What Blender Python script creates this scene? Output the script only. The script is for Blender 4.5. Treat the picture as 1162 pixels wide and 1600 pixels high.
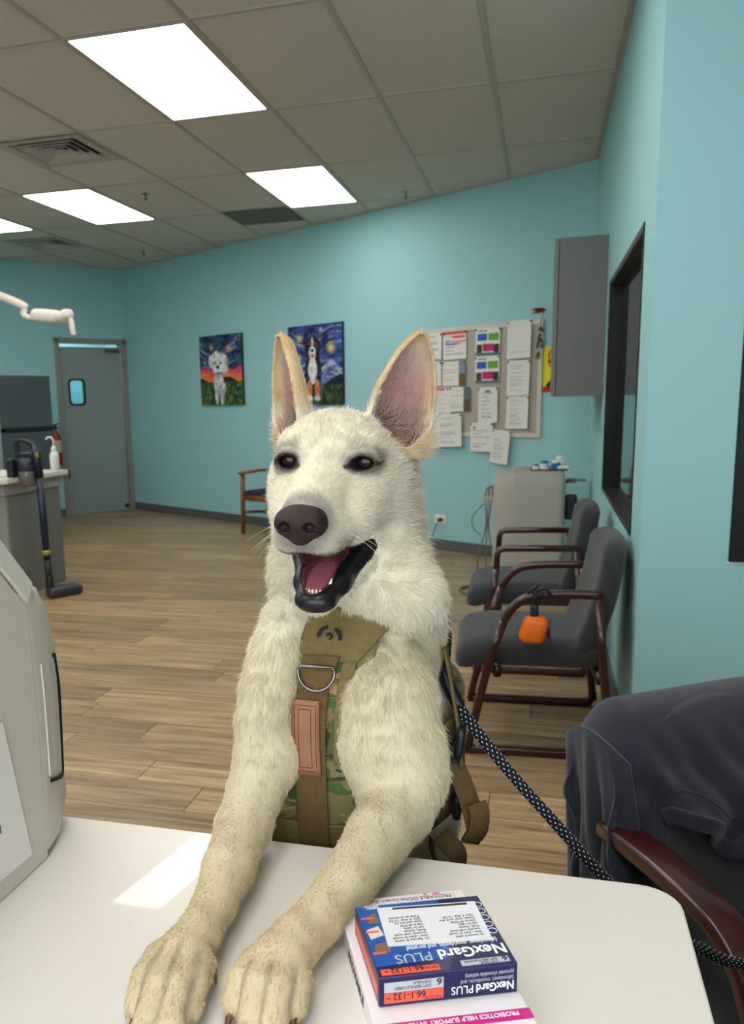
import bpy, bmesh, math, random
import numpy as np
from mathutils import Vector, Matrix, Euler

for _o in list(bpy.data.objects):
    bpy.data.objects.remove(_o, do_unlink=True)
scene = bpy.context.scene
COL = scene.collection
PI = math.pi

# ------------------------------------------------------------------ camera
F_PX = 1341.08; CX, CY = 471.9, 876.8; W_PX, H_PX = 1162.0, 1600.0
CAM_Z = 1.308
HC = 2.925                                   # ceiling height
RIGHT = Vector((0.96357548, 0.26639468, -0.02358309))
UP = Vector((-0.02654442, 0.18301373, 0.98275194))
FWD = Vector((-0.2661159, 0.94632967, -0.18341884))
cd = bpy.data.cameras.new('camera'); cam = bpy.data.objects.new('camera', cd); COL.objects.link(cam)
cam.matrix_world = Matrix(((RIGHT.x, UP.x, -FWD.x, 0), (RIGHT.y, UP.y, -FWD.y, 0), (RIGHT.z, UP.z, -FWD.z, CAM_Z), (0, 0, 0, 1)))
cd.sensor_fit = 'VERTICAL'; cd.sensor_height = 36.0; cd.lens = 36.0 * F_PX / H_PX
cd.shift_x = (W_PX / 2 - CX) / H_PX; cd.shift_y = (CY - H_PX / 2) / H_PX
cd.clip_start = 0.02; cd.clip_end = 60
cd.dof.use_dof = True; cd.dof.focus_distance = 0.86; cd.dof.aperture_fstop = 13.0
scene.camera = cam

# ------------------------------------------------------------------ world, daylight, exposure
wd = bpy.data.worlds.new('daylight'); scene.world = wd; wd.use_nodes = True
bg = wd.node_tree.nodes['Background']; bg.inputs[0].default_value = (0.75, 0.87, 1.0, 1); bg.inputs[1].default_value = 1.0

def area_light(name, loc, rot, sx, sy, power, col):
    l = bpy.data.lights.new(name, 'AREA'); l.shape = 'RECTANGLE'; l.size = sx; l.size_y = sy
    l.energy = power; l.color = col
    o = bpy.data.objects.new(name, l); o.location = loc; o.rotation_euler = rot; COL.objects.link(o)
    return o
# the storefront windows lie behind the camera; their daylight enters here
area_light('storefront_daylight', (0.1, -2.45, 1.55), (PI / 2, 0, 0), 4.6, 1.9, 122.0, (0.86, 0.94, 1.0))
sun = bpy.data.lights.new('sun', 'SUN'); sun.energy = 4.0; sun.angle = 0.0012; sun.color = (1.0, 0.93, 0.82)
sun_o = bpy.data.objects.new('sun', sun); COL.objects.link(sun_o)
SUN_DIR = Vector((.18, .85, -.42)).normalized()          # the way the light travels
sun_o.rotation_euler = (-SUN_DIR).to_track_quat('Z', 'Y').to_euler()

scene.view_settings.view_transform = 'Standard'
scene.view_settings.look = 'None'
scene.view_settings.gamma = 1.0
scene.view_settings.use_curve_mapping = False
scene.view_settings.exposure = 0.2

# ------------------------------------------------------------------ materials
def lin(c):
    return tuple(((x / 255.0) / 12.92 if x / 255.0 <= 0.04045 else ((x / 255.0 + 0.055) / 1.055) ** 2.4) for x in c)
MATS = {}
def mat(name, rgb, rough=0.5, spec=0.5, metal=0.0, bump=0.0, bscale=40.0, var=0.0, vscale=8.0, coat=0.0, emit=None, sheen=0.0, stretch=None):
    """plain procedural material; rgb in sRGB 0..255; var mottles it, bump gives relief"""
    if name in MATS: return MATS[name]
    m = bpy.data.materials.new(name); m.use_nodes = True; nt = m.node_tree; b = nt.nodes['Principled BSDF']
    c = lin(rgb)
    b.inputs['Base Color'].default_value = (*c, 1); b.inputs['Roughness'].default_value = rough
    b.inputs['Specular IOR Level'].default_value = spec; b.inputs['Metallic'].default_value = metal
    b.inputs['Coat Weight'].default_value = coat; b.inputs['Sheen Weight'].default_value = sheen
    if emit:
        b.inputs['Emission Color'].default_value = (*emit[0], 1); b.inputs['Emission Strength'].default_value = emit[1]
    if var or bump:
        tc = nt.nodes.new('ShaderNodeTexCoord'); mp = nt.nodes.new('ShaderNodeMapping')
        nt.links.new(tc.outputs['Object'], mp.inputs[0])
        if stretch: mp.inputs['Scale'].default_value = stretch
    if var:
        n = nt.nodes.new('ShaderNodeTexNoise'); n.inputs['Scale'].default_value = vscale; n.inputs['Detail'].default_value = 4
        nt.links.new(mp.outputs[0], n.inputs[0])
        r = nt.nodes.new('ShaderNodeValToRGB')
        r.color_ramp.elements[0].position = 0.3; r.color_ramp.elements[1].position = 0.7
        r.color_ramp.elements[0].color = (*[x * (1 - var) for x in c], 1); r.color_ramp.elements[1].color = (*[min(1, x * (1 + var)) for x in c], 1)
        nt.links.new(n.outputs[0], r.inputs[0]); nt.links.new(r.outputs[0], b.inputs['Base Color'])
    if bump:
        n = nt.nodes.new('ShaderNodeTexNoise'); n.inputs['Scale'].default_value = bscale; n.inputs['Detail'].default_value = 3
        nt.links.new(mp.outputs[0], n.inputs[0])
        bp = nt.nodes.new('ShaderNodeBump'); bp.inputs['Strength'].default_value = bump; bp.inputs['Distance'].default_value = 0.002
        nt.links.new(n.outputs[0], bp.inputs['Height']); nt.links.new(bp.outputs[0], b.inputs['Normal'])
    MATS[name] = m
    return m

def col_attr_mat(name, rough=0.6, spec=0.3, bump=0.0, bscale=300):
    m = bpy.data.materials.new(name); m.use_nodes = True; nt = m.node_tree; b = nt.nodes['Principled BSDF']
    a = nt.nodes.new('ShaderNodeAttribute'); a.attribute_name = 'Col'
    nt.links.new(a.outputs['Color'], b.inputs['Base Color'])
    b.inputs['Roughness'].default_value = rough; b.inputs['Specular IOR Level'].default_value = spec
    if bump:
        n = nt.nodes.new('ShaderNodeTexNoise'); n.inputs['Scale'].default_value = bscale
        bp = nt.nodes.new('ShaderNodeBump'); bp.inputs['Strength'].default_value = bump; bp.inputs['Distance'].default_value = 0.001
        nt.links.new(n.outputs[0], bp.inputs['Height']); nt.links.new(bp.outputs[0], b.inputs['Normal'])
    return m

TEAL = (152, 200, 205)
M_wall = mat('teal_wall_paint', TEAL, 0.55, 0.3, bump=0.06, bscale=120)
M_base = mat('grey_vinyl_base', (88, 90, 90), 0.5)
M_ceil_tile = mat('mineral_ceiling_tile', (206, 201, 192), 0.95, 0.1, bump=0.9, bscale=90, var=0.06, vscale=160)
M_tbar = mat('ceiling_grid_metal', (176, 170, 158), 0.5)
M_ceil_deck = mat('ceiling_deck', (60, 60, 60), 0.9)
M_panel = mat('light_panel', (255, 255, 255), 0.5, emit=((1.0, 0.98, 0.935), 7.0))
M_black = mat('black_window_frame', (7, 7, 9), 0.5, .3)
M_grey_door = mat('grey_door_paint', (128, 134, 132), 0.45)
M_door_frame = mat('grey_frame_paint', (140, 136, 132), 0.45)
M_lam = mat('grey_laminate', (112, 112, 110), 0.5, var=0.03, vscale=60)
M_lam_light = mat('grey_laminate_light', (140, 139, 136), 0.5)
M_cab = mat('wall_cabinet_laminate', (98, 98, 96), 0.45, var=0.04, vscale=30, stretch=(1, 1, 0.1))
M_white_plastic = mat('white_plastic', (232, 230, 222), 0.4)
M_offwhite = mat('off_white_plastic', (214, 208, 196), 0.45)
M_machine = mat('beige_machine_shell', (168, 165, 154), 0.5)
M_dark = mat('dark_plastic', (26, 27, 30), 0.45)
M_navy = mat('navy_plastic', (22, 34, 56), 0.35)
M_chrome = mat('chrome', (200, 200, 205), 0.18, metal=1.0)
M_steel = mat('dark_stainless_steel', (98, 102, 104), 0.35, metal=0.7, bump=0.05, bscale=300, stretch=(1, 1, 20))
M_steel_l = mat('light_steel_edge', (170, 170, 168), 0.4, metal=0.5)
M_mahog = mat('mahogany_wood', (56, 18, 15), 0.3, 0.5, var=0.35, vscale=14, coat=0.35, stretch=(1, 1, 6))
M_oakwood = mat('oak_wood', (126, 76, 38), 0.4, var=0.25, vscale=20, stretch=(1, 1, 8))
M_fabric = mat('charcoal_fabric', (57, 59, 60), 0.95, 0.2, bump=0.6, bscale=500, var=0.12, vscale=300, sheen=0.2)
M_blue_pad = mat('blue_pad_fabric', (24, 34, 70), 0.9)
M_paper = mat('white_paper', (226, 225, 220), 0.8)
M_orange = mat('orange_nylon', (240, 112, 12), 0.55, bump=0.25, bscale=60)
M_plate = col_attr_mat('printed_surface', 0.55, 0.3)

# ------------------------------------------------------------------ mesh helpers
def link_mesh(name, verts, faces, m, parent=None, smooth=False, bevel=0.0, mats=None):
    me = bpy.data.meshes.new(name); me.from_pydata([tuple(v) for v in verts], [], [tuple(f) for f in faces]); me.update()
    return link_me(name, me, m, parent, smooth, bevel)
def link_me(name, me, m, parent=None, smooth=False, bevel=0.0):
    if m and not me.materials: me.materials.append(m)
    o = bpy.data.objects.new(name, me); COL.objects.link(o)
    if parent: o.parent = parent
    if smooth:
        me.polygons.foreach_set('use_smooth', [True] * len(me.polygons))
    if bevel:
        md = o.modifiers.new('bevel', 'BEVEL'); md.width = bevel; md.segments = 2; md.limit_method = 'ANGLE'; md.angle_limit = 0.6
    return o
def from_bm(name, bm, m, parent=None, smooth=False, bevel=0.0, recalc=True):
    if recalc: bmesh.ops.recalc_face_normals(bm, faces=bm.faces)
    me = bpy.data.meshes.new(name); bm.to_mesh(me); bm.free()
    return link_me(name, me, m, parent, smooth, bevel)
def thing(name, label, cat, loc=(0, 0, 0), rotz=0.0, group=None):
    o = bpy.data.objects.new(name, None); COL.objects.link(o); o.empty_display_size = 0.05
    o.location = loc; o.rotation_euler = (0, 0, rotz)
    o['label'] = label; o['category'] = cat
    if group: o['group'] = group
    return o
def tag(o, label, cat, group=None):
    o['label'] = label; o['category'] = cat
    if group: o['group'] = group
    return o
def struct(o): o['kind'] = 'structure'; return o
def add_box(bm, lo, hi, M=None):
    vs = [bm.verts.new((x, y, z)) for x in (lo[0], hi[0]) for y in (lo[1], hi[1]) for z in (lo[2], hi[2])]
    if M is not None:
        for v in vs: v.co = M @ v.co
    for f in ((0, 1, 3, 2), (4, 6, 7, 5), (0, 4, 5, 1), (2, 3, 7, 6), (0, 2, 6, 4), (1, 5, 7, 3)):
        bm.faces.new([vs[i] for i in f])
    return vs
def box(name, lo, hi, m, parent=None, bevel=0.0, M=None, smooth=False):
    bm = bmesh.new(); add_box(bm, lo, hi, M); return from_bm(name, bm, m, parent, smooth, bevel)
def add_prism(bm, poly, z0, z1):
    a = [bm.verts.new((x, y, z0)) for x, y in poly]; b = [bm.verts.new((x, y, z1)) for x, y in poly]; n = len(poly)
    bm.faces.new(a[::-1]); bm.faces.new(b)
    for i in range(n): bm.faces.new((a[i], a[(i + 1) % n], b[(i + 1) % n], b[i]))
def smooth_path(pts, n=8):
    """Catmull-Rom through the points"""
    P = [Vector(p) for p in pts]; out = []
    P = [P[0] * 2 - P[1]] + P + [P[-1] * 2 - P[-2]]
    for i in range(1, len(P) - 2):
        for k in range(n):
            t = k / n; a, b, c, d = P[i - 1], P[i], P[i + 1], P[i + 2]
            out.append(0.5 * ((2 * b) + (c - a) * t + (2 * a - 5 * b + 4 * c - d) * t * t + (3 * b - a - 3 * c + d) * t ** 3))
    out.append(P[-2]); return out
def add_sweep(bm, pts, prof, up=(0, 0, 1), closed=False, scales=None):
    """sweep a closed 2-D profile [(a,b)] along pts; a along side vector, b along local up"""
    P = [Vector(p) for p in pts]; n = len(P); rings = []; u = Vector(up)
    for i in range(n):
        if closed: t = P[(i + 1) % n] - P[i - 1]
        else: t = P[min(i + 1, n - 1)] - P[max(i - 1, 0)]
        t.normalize(); s = t.cross(u)
        if s.length < 1e-4: s = t.cross(Vector((0.0, 1.0, 0.01)))
        s.normalize(); w = s.cross(t).normalized(); sc = scales[i] if scales else 1.0
        rings.append([bm.verts.new(P[i] + s * a * sc + w * b * sc) for a, b in prof])
        if not closed: u = w
    k = len(prof)
    for i in range(n if closed else n - 1):
        A, B = rings[i], rings[(i + 1) % n]
        for j in range(k): bm.faces.new((A[j], A[(j + 1) % k], B[(j + 1) % k], B[j]))
    if not closed: bm.faces.new(rings[0][::-1]); bm.faces.new(rings[-1])
def circ(r, n=10, sy=1.0): return [(r * math.cos(2 * PI * i / n), r * sy * math.sin(2 * PI * i / n)) for i in range(n)]
def rrect(a, b, r=0.3, n=2):
    """rounded rectangle profile of half sizes a, b"""
    rr = r * min(a, b); out = []
    for cx, cy, a0 in ((a - rr, b - rr, 0), (-a + rr, b - rr, PI / 2), (-a + rr, -b + rr, PI), (a - rr, -b + rr, 1.5 * PI)):
        for i in range(n + 1):
            t = a0 + PI / 2 * i / n; out.append((cx + rr * math.cos(t), cy + rr * math.sin(t)))
    return out
def sweep(name, pts, prof, m, parent=None, smooth=True, up=(0, 0, 1), closed=False, scales=None):
    bm = bmesh.new(); add_sweep(bm, pts, prof, up, closed, scales); return from_bm(name, bm, m, parent, smooth)
def tube(name, pts, r, m, parent=None, n=10, closed=False, scales=None):
    return sweep(name, pts, circ(r, n), m, parent, True, closed=closed, scales=scales)
def lathe_bm(prof, n=20, M=None, bm=None):
    bm = bm or bmesh.new(); rings = []
    for r, z in prof:
        rings.append([bm.verts.new(((M @ Vector((r * math.cos(2 * PI * i / n), r * math.sin(2 * PI * i / n), z))) if M is not None else (r * math.cos(2 * PI * i / n), r * math.sin(2 * PI * i / n), z))) for i in range(n)])
    for a, b in zip(rings, rings[1:]):
        for i in range(n): bm.faces.new((a[i], a[(i + 1) % n], b[(i + 1) % n], b[i]))
    bm.faces.new(rings[0][::-1]); bm.faces.new(rings[-1]); return bm
def lathe(name, prof, m, parent=None, n=20, M=None, smooth=True):
    o = from_bm(name, lathe_bm(prof, n, M), m, parent, False)
    if smooth: shade_auto(o.data, 40)
    return o
def shade_auto(me, deg=35):
    me.polygons.foreach_set('use_smooth', [True] * len(me.polygons))
    bm = bmesh.new(); bm.from_mesh(me); bm.normal_update()
    for e in bm.edges:
        if len(e.link_faces) == 2: e.smooth = e.calc_face_angle(0) < math.radians(deg)
    bm.to_mesh(me); bm.free()
def cushion(name, sx, sy, sz, m, parent, M, r=0.035, bulge=0.0, fn=None, nx=12, ny=12):
    """upholstered pad: a superellipsoid-like rounded box with a soft crown; fn may deform the points"""
    bm = bmesh.new(); add_box(bm, (-1, -1, -1), (1, 1, 1))
    bmesh.ops.subdivide_edges(bm, edges=bm.edges[:], cuts=nx, use_grid_fill=True)
    for v in bm.verts:
        p = v.co; q = Vector((p.x * sx / 2, p.y * sy / 2, p.z * sz / 2))
        inner = Vector((max(-sx / 2 + r, min(sx / 2 - r, q.x)), max(-sy / 2 + r, min(sy / 2 - r, q.y)), max(-sz / 2 + r, min(sz / 2 - r, q.z))))
        d = q - inner
        if d.length > 1e-9: q = inner + d.normalized() * r
        c = (1 - p.x * p.x) * (1 - p.y * p.y) * bulge
        q.z += c if p.z > 0 else -c * 0.3
        if fn: q = fn(q)
        v.co = M @ q
    return from_bm(name, bm, m, parent, True)
def copy_thing(root, loc, rotz, label, group=None):
    r = root.copy(); COL.objects.link(r); r.location = loc; r.rotation_euler = (0, 0, rotz); r['label'] = label
    if group: r['group'] = group
    for ch in [o for o in root.children]:
        c = ch.copy(); COL.objects.link(c); c.parent = r
        for g in [o for o in ch.children]:
            d = g.copy(); COL.objects.link(d); d.parent = c
    return r
def plate(name, w, h, nx, ny, fn, parent=None, M=None, m=None, thick=0.0015, curl=None):
    """flat printed sheet in its local x (right) z (up) plane facing -y; fn(u,v)->linear rgb gives the print; u,v in 0..1 from lower left"""
    us = np.linspace(0, 1, nx + 1); vs = np.linspace(0, 1, ny + 1)
    U, V = np.meshgrid(us, vs); n = U.size
    X = U.ravel() * w; Z = V.ravel() * h; Y = np.zeros(n)
    if curl: Y = -curl(U.ravel(), V.ravel())
    front = np.stack([X, Y - thick, Z], 1); back = np.stack([X, Y, Z], 1)
    verts = np.vstack([front, back])
    if M is not None:
        R = np.array(M.to_3x3()); T = np.array(M.translation); verts = verts @ R.T + T
    faces = []
    cols = []
    for j in range(ny):
        for i in range(nx):
            a = j * (nx + 1) + i
            faces.append((a, a + 1, a + nx + 2, a + nx + 1)); cols.append(fn((i + .5) / nx, (j + .5) / ny))
    nf = len(faces); ring = [i for i in range(nx + 1)] + [(j) * (nx + 1) + nx for j in range(1, ny + 1)] + [ny * (nx + 1) + i for i in range(nx - 1, -1, -1)] + [j * (nx + 1) for j in range(ny - 1, 0, -1)]
    for k in range(len(ring)):
        a, b = ring[k], ring[(k + 1) % len(ring)]; faces.append((a, a + n, b + n, b)); cols.append(cols[0])
    for j in range(ny):
        for i in range(nx):
            a = n + j * (nx + 1) + i; faces.append((a, a + nx + 1, a + nx + 2, a + 1)); cols.append((0.6, 0.6, 0.6))
    me = bpy.data.meshes.new(name); me.from_pydata(verts.tolist(), [], faces); me.update()
    ca = me.color_attributes.new('Col', 'FLOAT_COLOR', 'CORNER'); arr = np.ones((len(me.loops), 4), np.float32); k = 0
    for f, c in zip(faces, cols):
        arr[k:k + len(f), :3] = c; k += len(f)
    ca.data.foreach_set('color', arr.ravel())
    return link_me(name, me, m or M_plate, parent)
def text_mesh(name, s, size, m, parent, M, depth=0.0002, align='LEFT', spacing=1.0, sx=1.0, bold=0.0):
    cu = bpy.data.curves.new(name + '_c', 'FONT'); cu.body = s; cu.size = size; cu.extrude = depth; cu.align_x = align; cu.space_character = spacing
    cu.resolution_u = 3; cu.offset = bold * size
    tmp = bpy.data.objects.new(name + '_t', cu); COL.objects.link(tmp)
    dg = bpy.context.evaluated_depsgraph_get(); dg.update()
    me = bpy.data.meshes.new_from_object(tmp.evaluated_get(dg)); bpy.data.objects.remove(tmp)
    me.transform(M @ Matrix.Diagonal((sx, 1, 1, 1))); me.materials.clear()
    return link_me(name, me, m, parent)

# ================================================================== THE ROOM
WX = 0.327                                  # wall_right plane
def fwy(x): return 6.938 - 0.603 * x        # far wall plane: y at x
FN = Vector((-0.603, -1.0, 0)).normalized() # into the room
KX, KY = -5.0, fwy(-5.0)                    # corner of the far wall and the door wall
DE = Vector((-0.566, -0.824, 0)).normalized()   # along the door wall away from that corner
K = Vector((KX, KY, 0)); E2 = K + DE * 1.25
def slab(name, pts, t, z0, z1, m, side=1):
    """vertical wall through plan points, thickness t on one side"""
    P = [Vector((p[0], p[1])) for p in pts]; off = []
    for i, p in enumerate(P):
        a = (P[i] - P[i - 1]).normalized() if i else (P[1] - P[0]).normalized()
        b = (P[i + 1] - P[i]).normalized() if i < len(P) - 1 else a
        n = (Vector((-a.y, a.x)) + Vector((-b.y, b.x))).normalized() * side; off.append(p + n * t)
    bm = bmesh.new(); add_prism(bm, [tuple(p) for p in P] + [tuple(p) for p in off[::-1]], z0, z1)
    return struct(from_bm(name, bm, m))
slab('wall_far', [(KX, KY), (3.1, fwy(3.1))], 0.12, 0, 3.05, M_wall, 1)
slab('wall_door', [tuple(E2)[:2], (KX, KY)], 0.12, 2.105, 3.05, M_wall, 1)
DW0, DW1 = 0.05, 0.88                        # door opening along DE from the corner
def dpt(t, off=0.0):                         # plan point on the door wall, off = into the room
    n = Vector((-DE.y, DE.x, 0));            # turned left of DE
    if n.dot(Vector((1, -1, 0))) < 0: n = -n
    return K + DE * t + n * off
slab('wall_door', [tuple(E2)[:2], tuple(dpt(DW1 + .06))[:2]], 0.12, 0, 2.105, M_wall, 1)
LW = [(E2.x, E2.y), (-6.02, 8.35), (-6.35, 7.3), (-6.5, 5.5), (-6.5, -2.6)]
slab('wall_left', LW, 0.12, 0, 3.05, M_wall, -1)
# unseen back wall with a made-up high slit, placed to shape the sun patch
bm = bmesh.new()
for lo, hi in (((-6.6, -2.72, 0), (3.1, -2.6, 2.462)), ((-6.6, -2.72, 2.462), (-1.081, -2.6, 2.62)), ((-1.009, -2.72, 2.462), (3.1, -2.6, 2.62)), ((-6.6, -2.72, 2.62), (3.1, -2.6, 3.05))):
    add_box(bm, lo, hi)
struct(from_bm('wall_back', bm, M_wall))
struct(box('wall_east', (3.0, -2.6, 0), (3.1, 5.2, 3.05), mat('dark_office_wall', (70, 84, 86), 0.8)))
# right wall with window 1
W1 = (3.385, 5.05, 0.78, 1.90)
bm = bmesh.new()
for lo, hi in (((WX, 3.07, 0), (WX + .14, W1[0], 3.05)), ((WX, W1[1], 0), (WX + .14, 6.72, 3.05)), ((WX, W1[0], 0), (WX + .14, W1[1], W1[2])), ((WX, W1[0], W1[3]), (WX + .14, W1[1], 3.05))):
    add_box(bm, lo, hi)
bmesh.ops.remove_doubles(bm, verts=bm.verts, dist=1e-5)
struct(from_bm('wall_right', bm, M_wall))
W2 = (0.603, 2.05, 0.752, 1.95)
bm = bmesh.new()
for lo, hi in (((WX + .14, 3.07, 0), (W2[0], 3.21, 3.05)), ((W2[1], 3.07, 0), (3.0, 3.21, 3.05)), ((W2[0], 3.07, 0), (W2[1], 3.21, W2[2])), ((W2[0], 3.07, W2[3]), (W2[1], 3.21, 3.05))):
    add_box(bm, lo, hi)
struct(from_bm('wall_near', bm, M_wall))
# glass
m = bpy.data.materials.new('window_glass'); m.use_nodes = True; b = m.node_tree.nodes['Principled BSDF']
b.inputs['Base Color'].default_value = (0.012, 0.013, 0.015, 1); b.inputs['Roughness'].default_value = 0.03; b.inputs['IOR'].default_value = 1.65
M_glass = m
# window 1: black lined reveal; the dark room behind is painted into the opaque pane
w1 = thing('window_1', 'x', 'x', (WX, (W1[0] + W1[1]) / 2, W1[2])); del w1['label']; del w1['category']; struct(w1)
def wpart(name, lo, hi, m, root, bevel=0.003):
    l = root.location; return box(name, [a - b for a, b in zip(lo, l)], [a - b for a, b in zip(hi, l)], m, root, bevel)
wpart('jamb', (WX - .004, W1[0], W1[2]), (WX + .15, W1[0] + .028, W1[3]), M_black, w1)
wpart('jamb', (WX - .004, W1[1] - .028, W1[2]), (WX + .15, W1[1], W1[3]), M_black, w1)
wpart('head', (WX - .004, W1[0], W1[3] - .03), (WX + .15, W1[1], W1[3]), mat('dark_grey_head', (52, 54, 56), .5), w1)
wpart('window_sill', (WX - .004, W1[0], W1[2]), (WX + .15, W1[1], W1[2] + .02), mat('worn_dark_sill', (44, 42, 42), .4, var=.5, vscale=25, stretch=(6, 1, 1)), w1)
wpart('pane', (WX + .045, W1[0] + .028, W1[2] + .02), (WX + .051, W1[1] - .028, W1[3] - .03), M_glass, w1, 0)
w2 = thing('window_2', 'x', 'x', ((W2[0] + W2[1]) / 2, 3.07, W2[2])); del w2['label']; del w2['category']; struct(w2)
wpart('jamb', (W2[0], 3.058, W2[2]), (W2[0] + .045, 3.22, W2[3]), M_black, w2)
wpart('jamb', (W2[1] - .045, 3.058, W2[2]), (W2[1], 3.22, W2[3]), M_black, w2)
wpart('head', (W2[0], 3.058, W2[3] - .045), (W2[1], 3.22, W2[3]), M_black, w2)
wpart('window_sill', (W2[0], 3.052, W2[2]), (W2[1], 3.22, W2[2] + .04), M_black, w2)
wpart('caulk_line', (W2[0] - .004, 3.064, W2[2] - .006), (W2[1], 3.07, W2[2]), M_white_plastic, w2, 0)
wpart('pane', (W2[0] + .045, 3.16, W2[2] + .04), (W2[1] - .045, 3.166, W2[3] - .045), M_glass, w2, 0)
# baseboards
def baseboard(name, p, q, nrm, h=.095, t=.012):
    a = Vector(p); b2 = Vector(q); n = Vector(nrm).normalized() * t
    bm = bmesh.new(); add_prism(bm, [tuple(a), tuple(b2), tuple(b2 + n), tuple(a + n)], 0.0, h)
    struct(from_bm(name, bm, M_base, None, False, .002))
baseboard('baseboard_far', (KX + .02, fwy(KX + .02)), (WX, fwy(WX)), (FN.x, FN.y))
baseboard('baseboard_right', (WX, 3.08), (WX, 6.70), (-1, 0))
baseboard('baseboard_near', (WX, 3.07), (2.9, 3.07), (0, -1))
n2 = (dpt(0, 1) - dpt(0, 0)); baseboard('baseboard_door', tuple(dpt(DW1 + .065))[:2], tuple(E2)[:2], (n2.x, n2.y))
baseboard('baseboard_left', (E2.x, E2.y), (-6.02, 8.35), (1, -.4))

# door 1: a frame, a leaf standing ajar into the corridor, a closer and a vision panel
d1 = thing('door_1', 'x', 'x', tuple(dpt((DW0 + DW1) / 2))); del d1['label']; del d1['category']; struct(d1)
dn = n2.normalized(); DM = Matrix(((DE.x, dn.x, 0, 0), (DE.y, dn.y, 0, 0), (0, 0, 1, 0), (0, 0, 0, 1)))   # local: x along the wall from the corner, y into the room
DL = Matrix.Translation(dpt(0) - dpt((DW0 + DW1) / 2)) @ DM
box('door_frame', (0.0, -.13, 0), (DW0 + .01, .018, 2.105), M_door_frame, d1, .003, DL)
box('door_frame', (DW1, -.13, 0), (DW1 + .06, .018, 2.105), M_door_frame, d1, .003, DL)
box('door_frame', (0.0, -.13, 2.045), (DW1 + .06, .018, 2.105), M_door_frame, d1, .003, DL)
leafM = DL @ Matrix.Translation((DW1, -.06, 0)) @ Matrix.Rotation(math.radians(-2.2), 4, 'Z') @ Matrix.Translation((-DW1, .06, 0))
bm = bmesh.new()
lx0, lx1 = DW0 + .030, DW1 - .010
wx0, wx1, wz0, wz1 = DW1 - .30, DW1 - .115, 1.33, 1.62
for lo, hi in (((lx0, -.085, .008), (wx0, -.04, 2.005)), ((wx1, -.085, .008), (lx1, -.04, 2.005)), ((wx0, -.085, .008), (wx1, -.04, wz0)), ((wx0, -.085, wz1), (wx1, -.04, 2.005))): add_box(bm, lo, hi)
bmesh.ops.remove_doubles(bm, verts=bm.verts, dist=1e-5)
leaf = from_bm('door_leaf', bm, mat('door_leaf_paint', (140, 152, 152), .42), d1)
for v in leaf.data.vertices: v.co = leafM @ v.co
# vision panel with rounded black gasket
cxw, czw = (wx0 + wx1) / 2, (wz0 + wz1) / 2
prof = rrect(.105, .158, .45, 5); inner = [(a * .80, b * .86) for a, b in prof]
bm = bmesh.new()
r = [[bm.verts.new(leafM @ Vector((cxw + a, y, czw + b))) for a, b in p] for p, y in ((prof, -.040), (prof, -.028), (inner, -.028), (inner, -.045))]
for A, B in ((r[0], r[1]), (r[1], r[2]), (r[2], r[3]), (r[3], r[0])):
    for i in range(len(A)): bm.faces.new((A[i], A[(i + 1) % len(A)], B[(i + 1) % len(A)], B[i]))
gk = from_bm('window_gasket', bm, M_black, leaf, True)
m = bpy.data.materials.new('clear_pane'); m.use_nodes = True; b = m.node_tree.nodes['Principled BSDF']; b.inputs['Transmission Weight'].default_value = 1; b.inputs['Roughness'].default_value = .02; b.inputs['IOR'].default_value = 1.05; b.inputs['Base Color'].default_value = (.75, .95, 1, 1)
box('pane', (wx0, -.055, wz0), (wx1, -.050, wz1), m, leaf, 0, leafM)
box('door_closer', (lx0 + .02, -.04, 1.945), (lx0 + .20, .0, 1.985), mat('grey_closer', (84, 84, 80), .5), leaf, .004, leafM)
box('hinge', (lx1 - .03, -.04, .45), (lx1 + .006, -.03, .55), M_dark, leaf, 0, leafM)
box('door_bumper', (lx0 + .0, -.04, .03), (lx0 + .05, -.028, .08), M_dark, leaf, .003, leafM)
# lit corridor behind the door
bm = bmesh.new(); 
cw = [dpt(-.5, -.13), dpt(-.5, -1.5), dpt(1.6, -1.5), dpt(1.6, -.13)]
for i in range(3):
    a, b2 = cw[i], cw[i + 1]; n = Vector((-(b2 - a).y, (b2 - a).x, 0)).normalized() * .06
    add_prism(bm, [tuple(a)[:2], tuple(b2)[:2], tuple(b2 - n)[:2], tuple(a - n)[:2]], 0, 3.0)
add_prism(bm, [tuple(p)[:2] for p in cw], 2.93, 3.0)
struct(from_bm('wall_corridor', bm, M_wall))
cl = dpt(.5, -.8)
area_light('corridor_lamp', (cl.x, cl.y, 2.85), (0, 0, 0), .5, .5, 26.0, (.85, .95, 1))

# ---- floor: vinyl planks laid along x on a slab
mm = bpy.data.materials.new('vinyl_plank'); mm.use_nodes = True; nt = mm.node_tree; b = nt.nodes['Principled BSDF']
tc = nt.nodes.new('ShaderNodeTexCoord'); oi = nt.nodes.new('ShaderNodeObjectInfo'); mp = nt.nodes.new('ShaderNodeMapping'); mp.inputs['Scale'].default_value = (1.1, 17, 1)
ad = nt.nodes.new('ShaderNodeVectorMath'); ad.operation = 'ADD'; sc = nt.nodes.new('ShaderNodeVectorMath'); sc.operation = 'SCALE'; sc.inputs['Scale'].default_value = 37.0
cb = nt.nodes.new('ShaderNodeCombineXYZ')
for k in range(3): nt.links.new(oi.outputs['Random'], cb.inputs[k])
nt.links.new(cb.outputs[0], sc.inputs[0]); nt.links.new(tc.outputs['Object'], ad.inputs[0]); nt.links.new(sc.outputs[0], ad.inputs[1]); nt.links.new(ad.outputs[0], mp.inputs[0])
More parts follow.
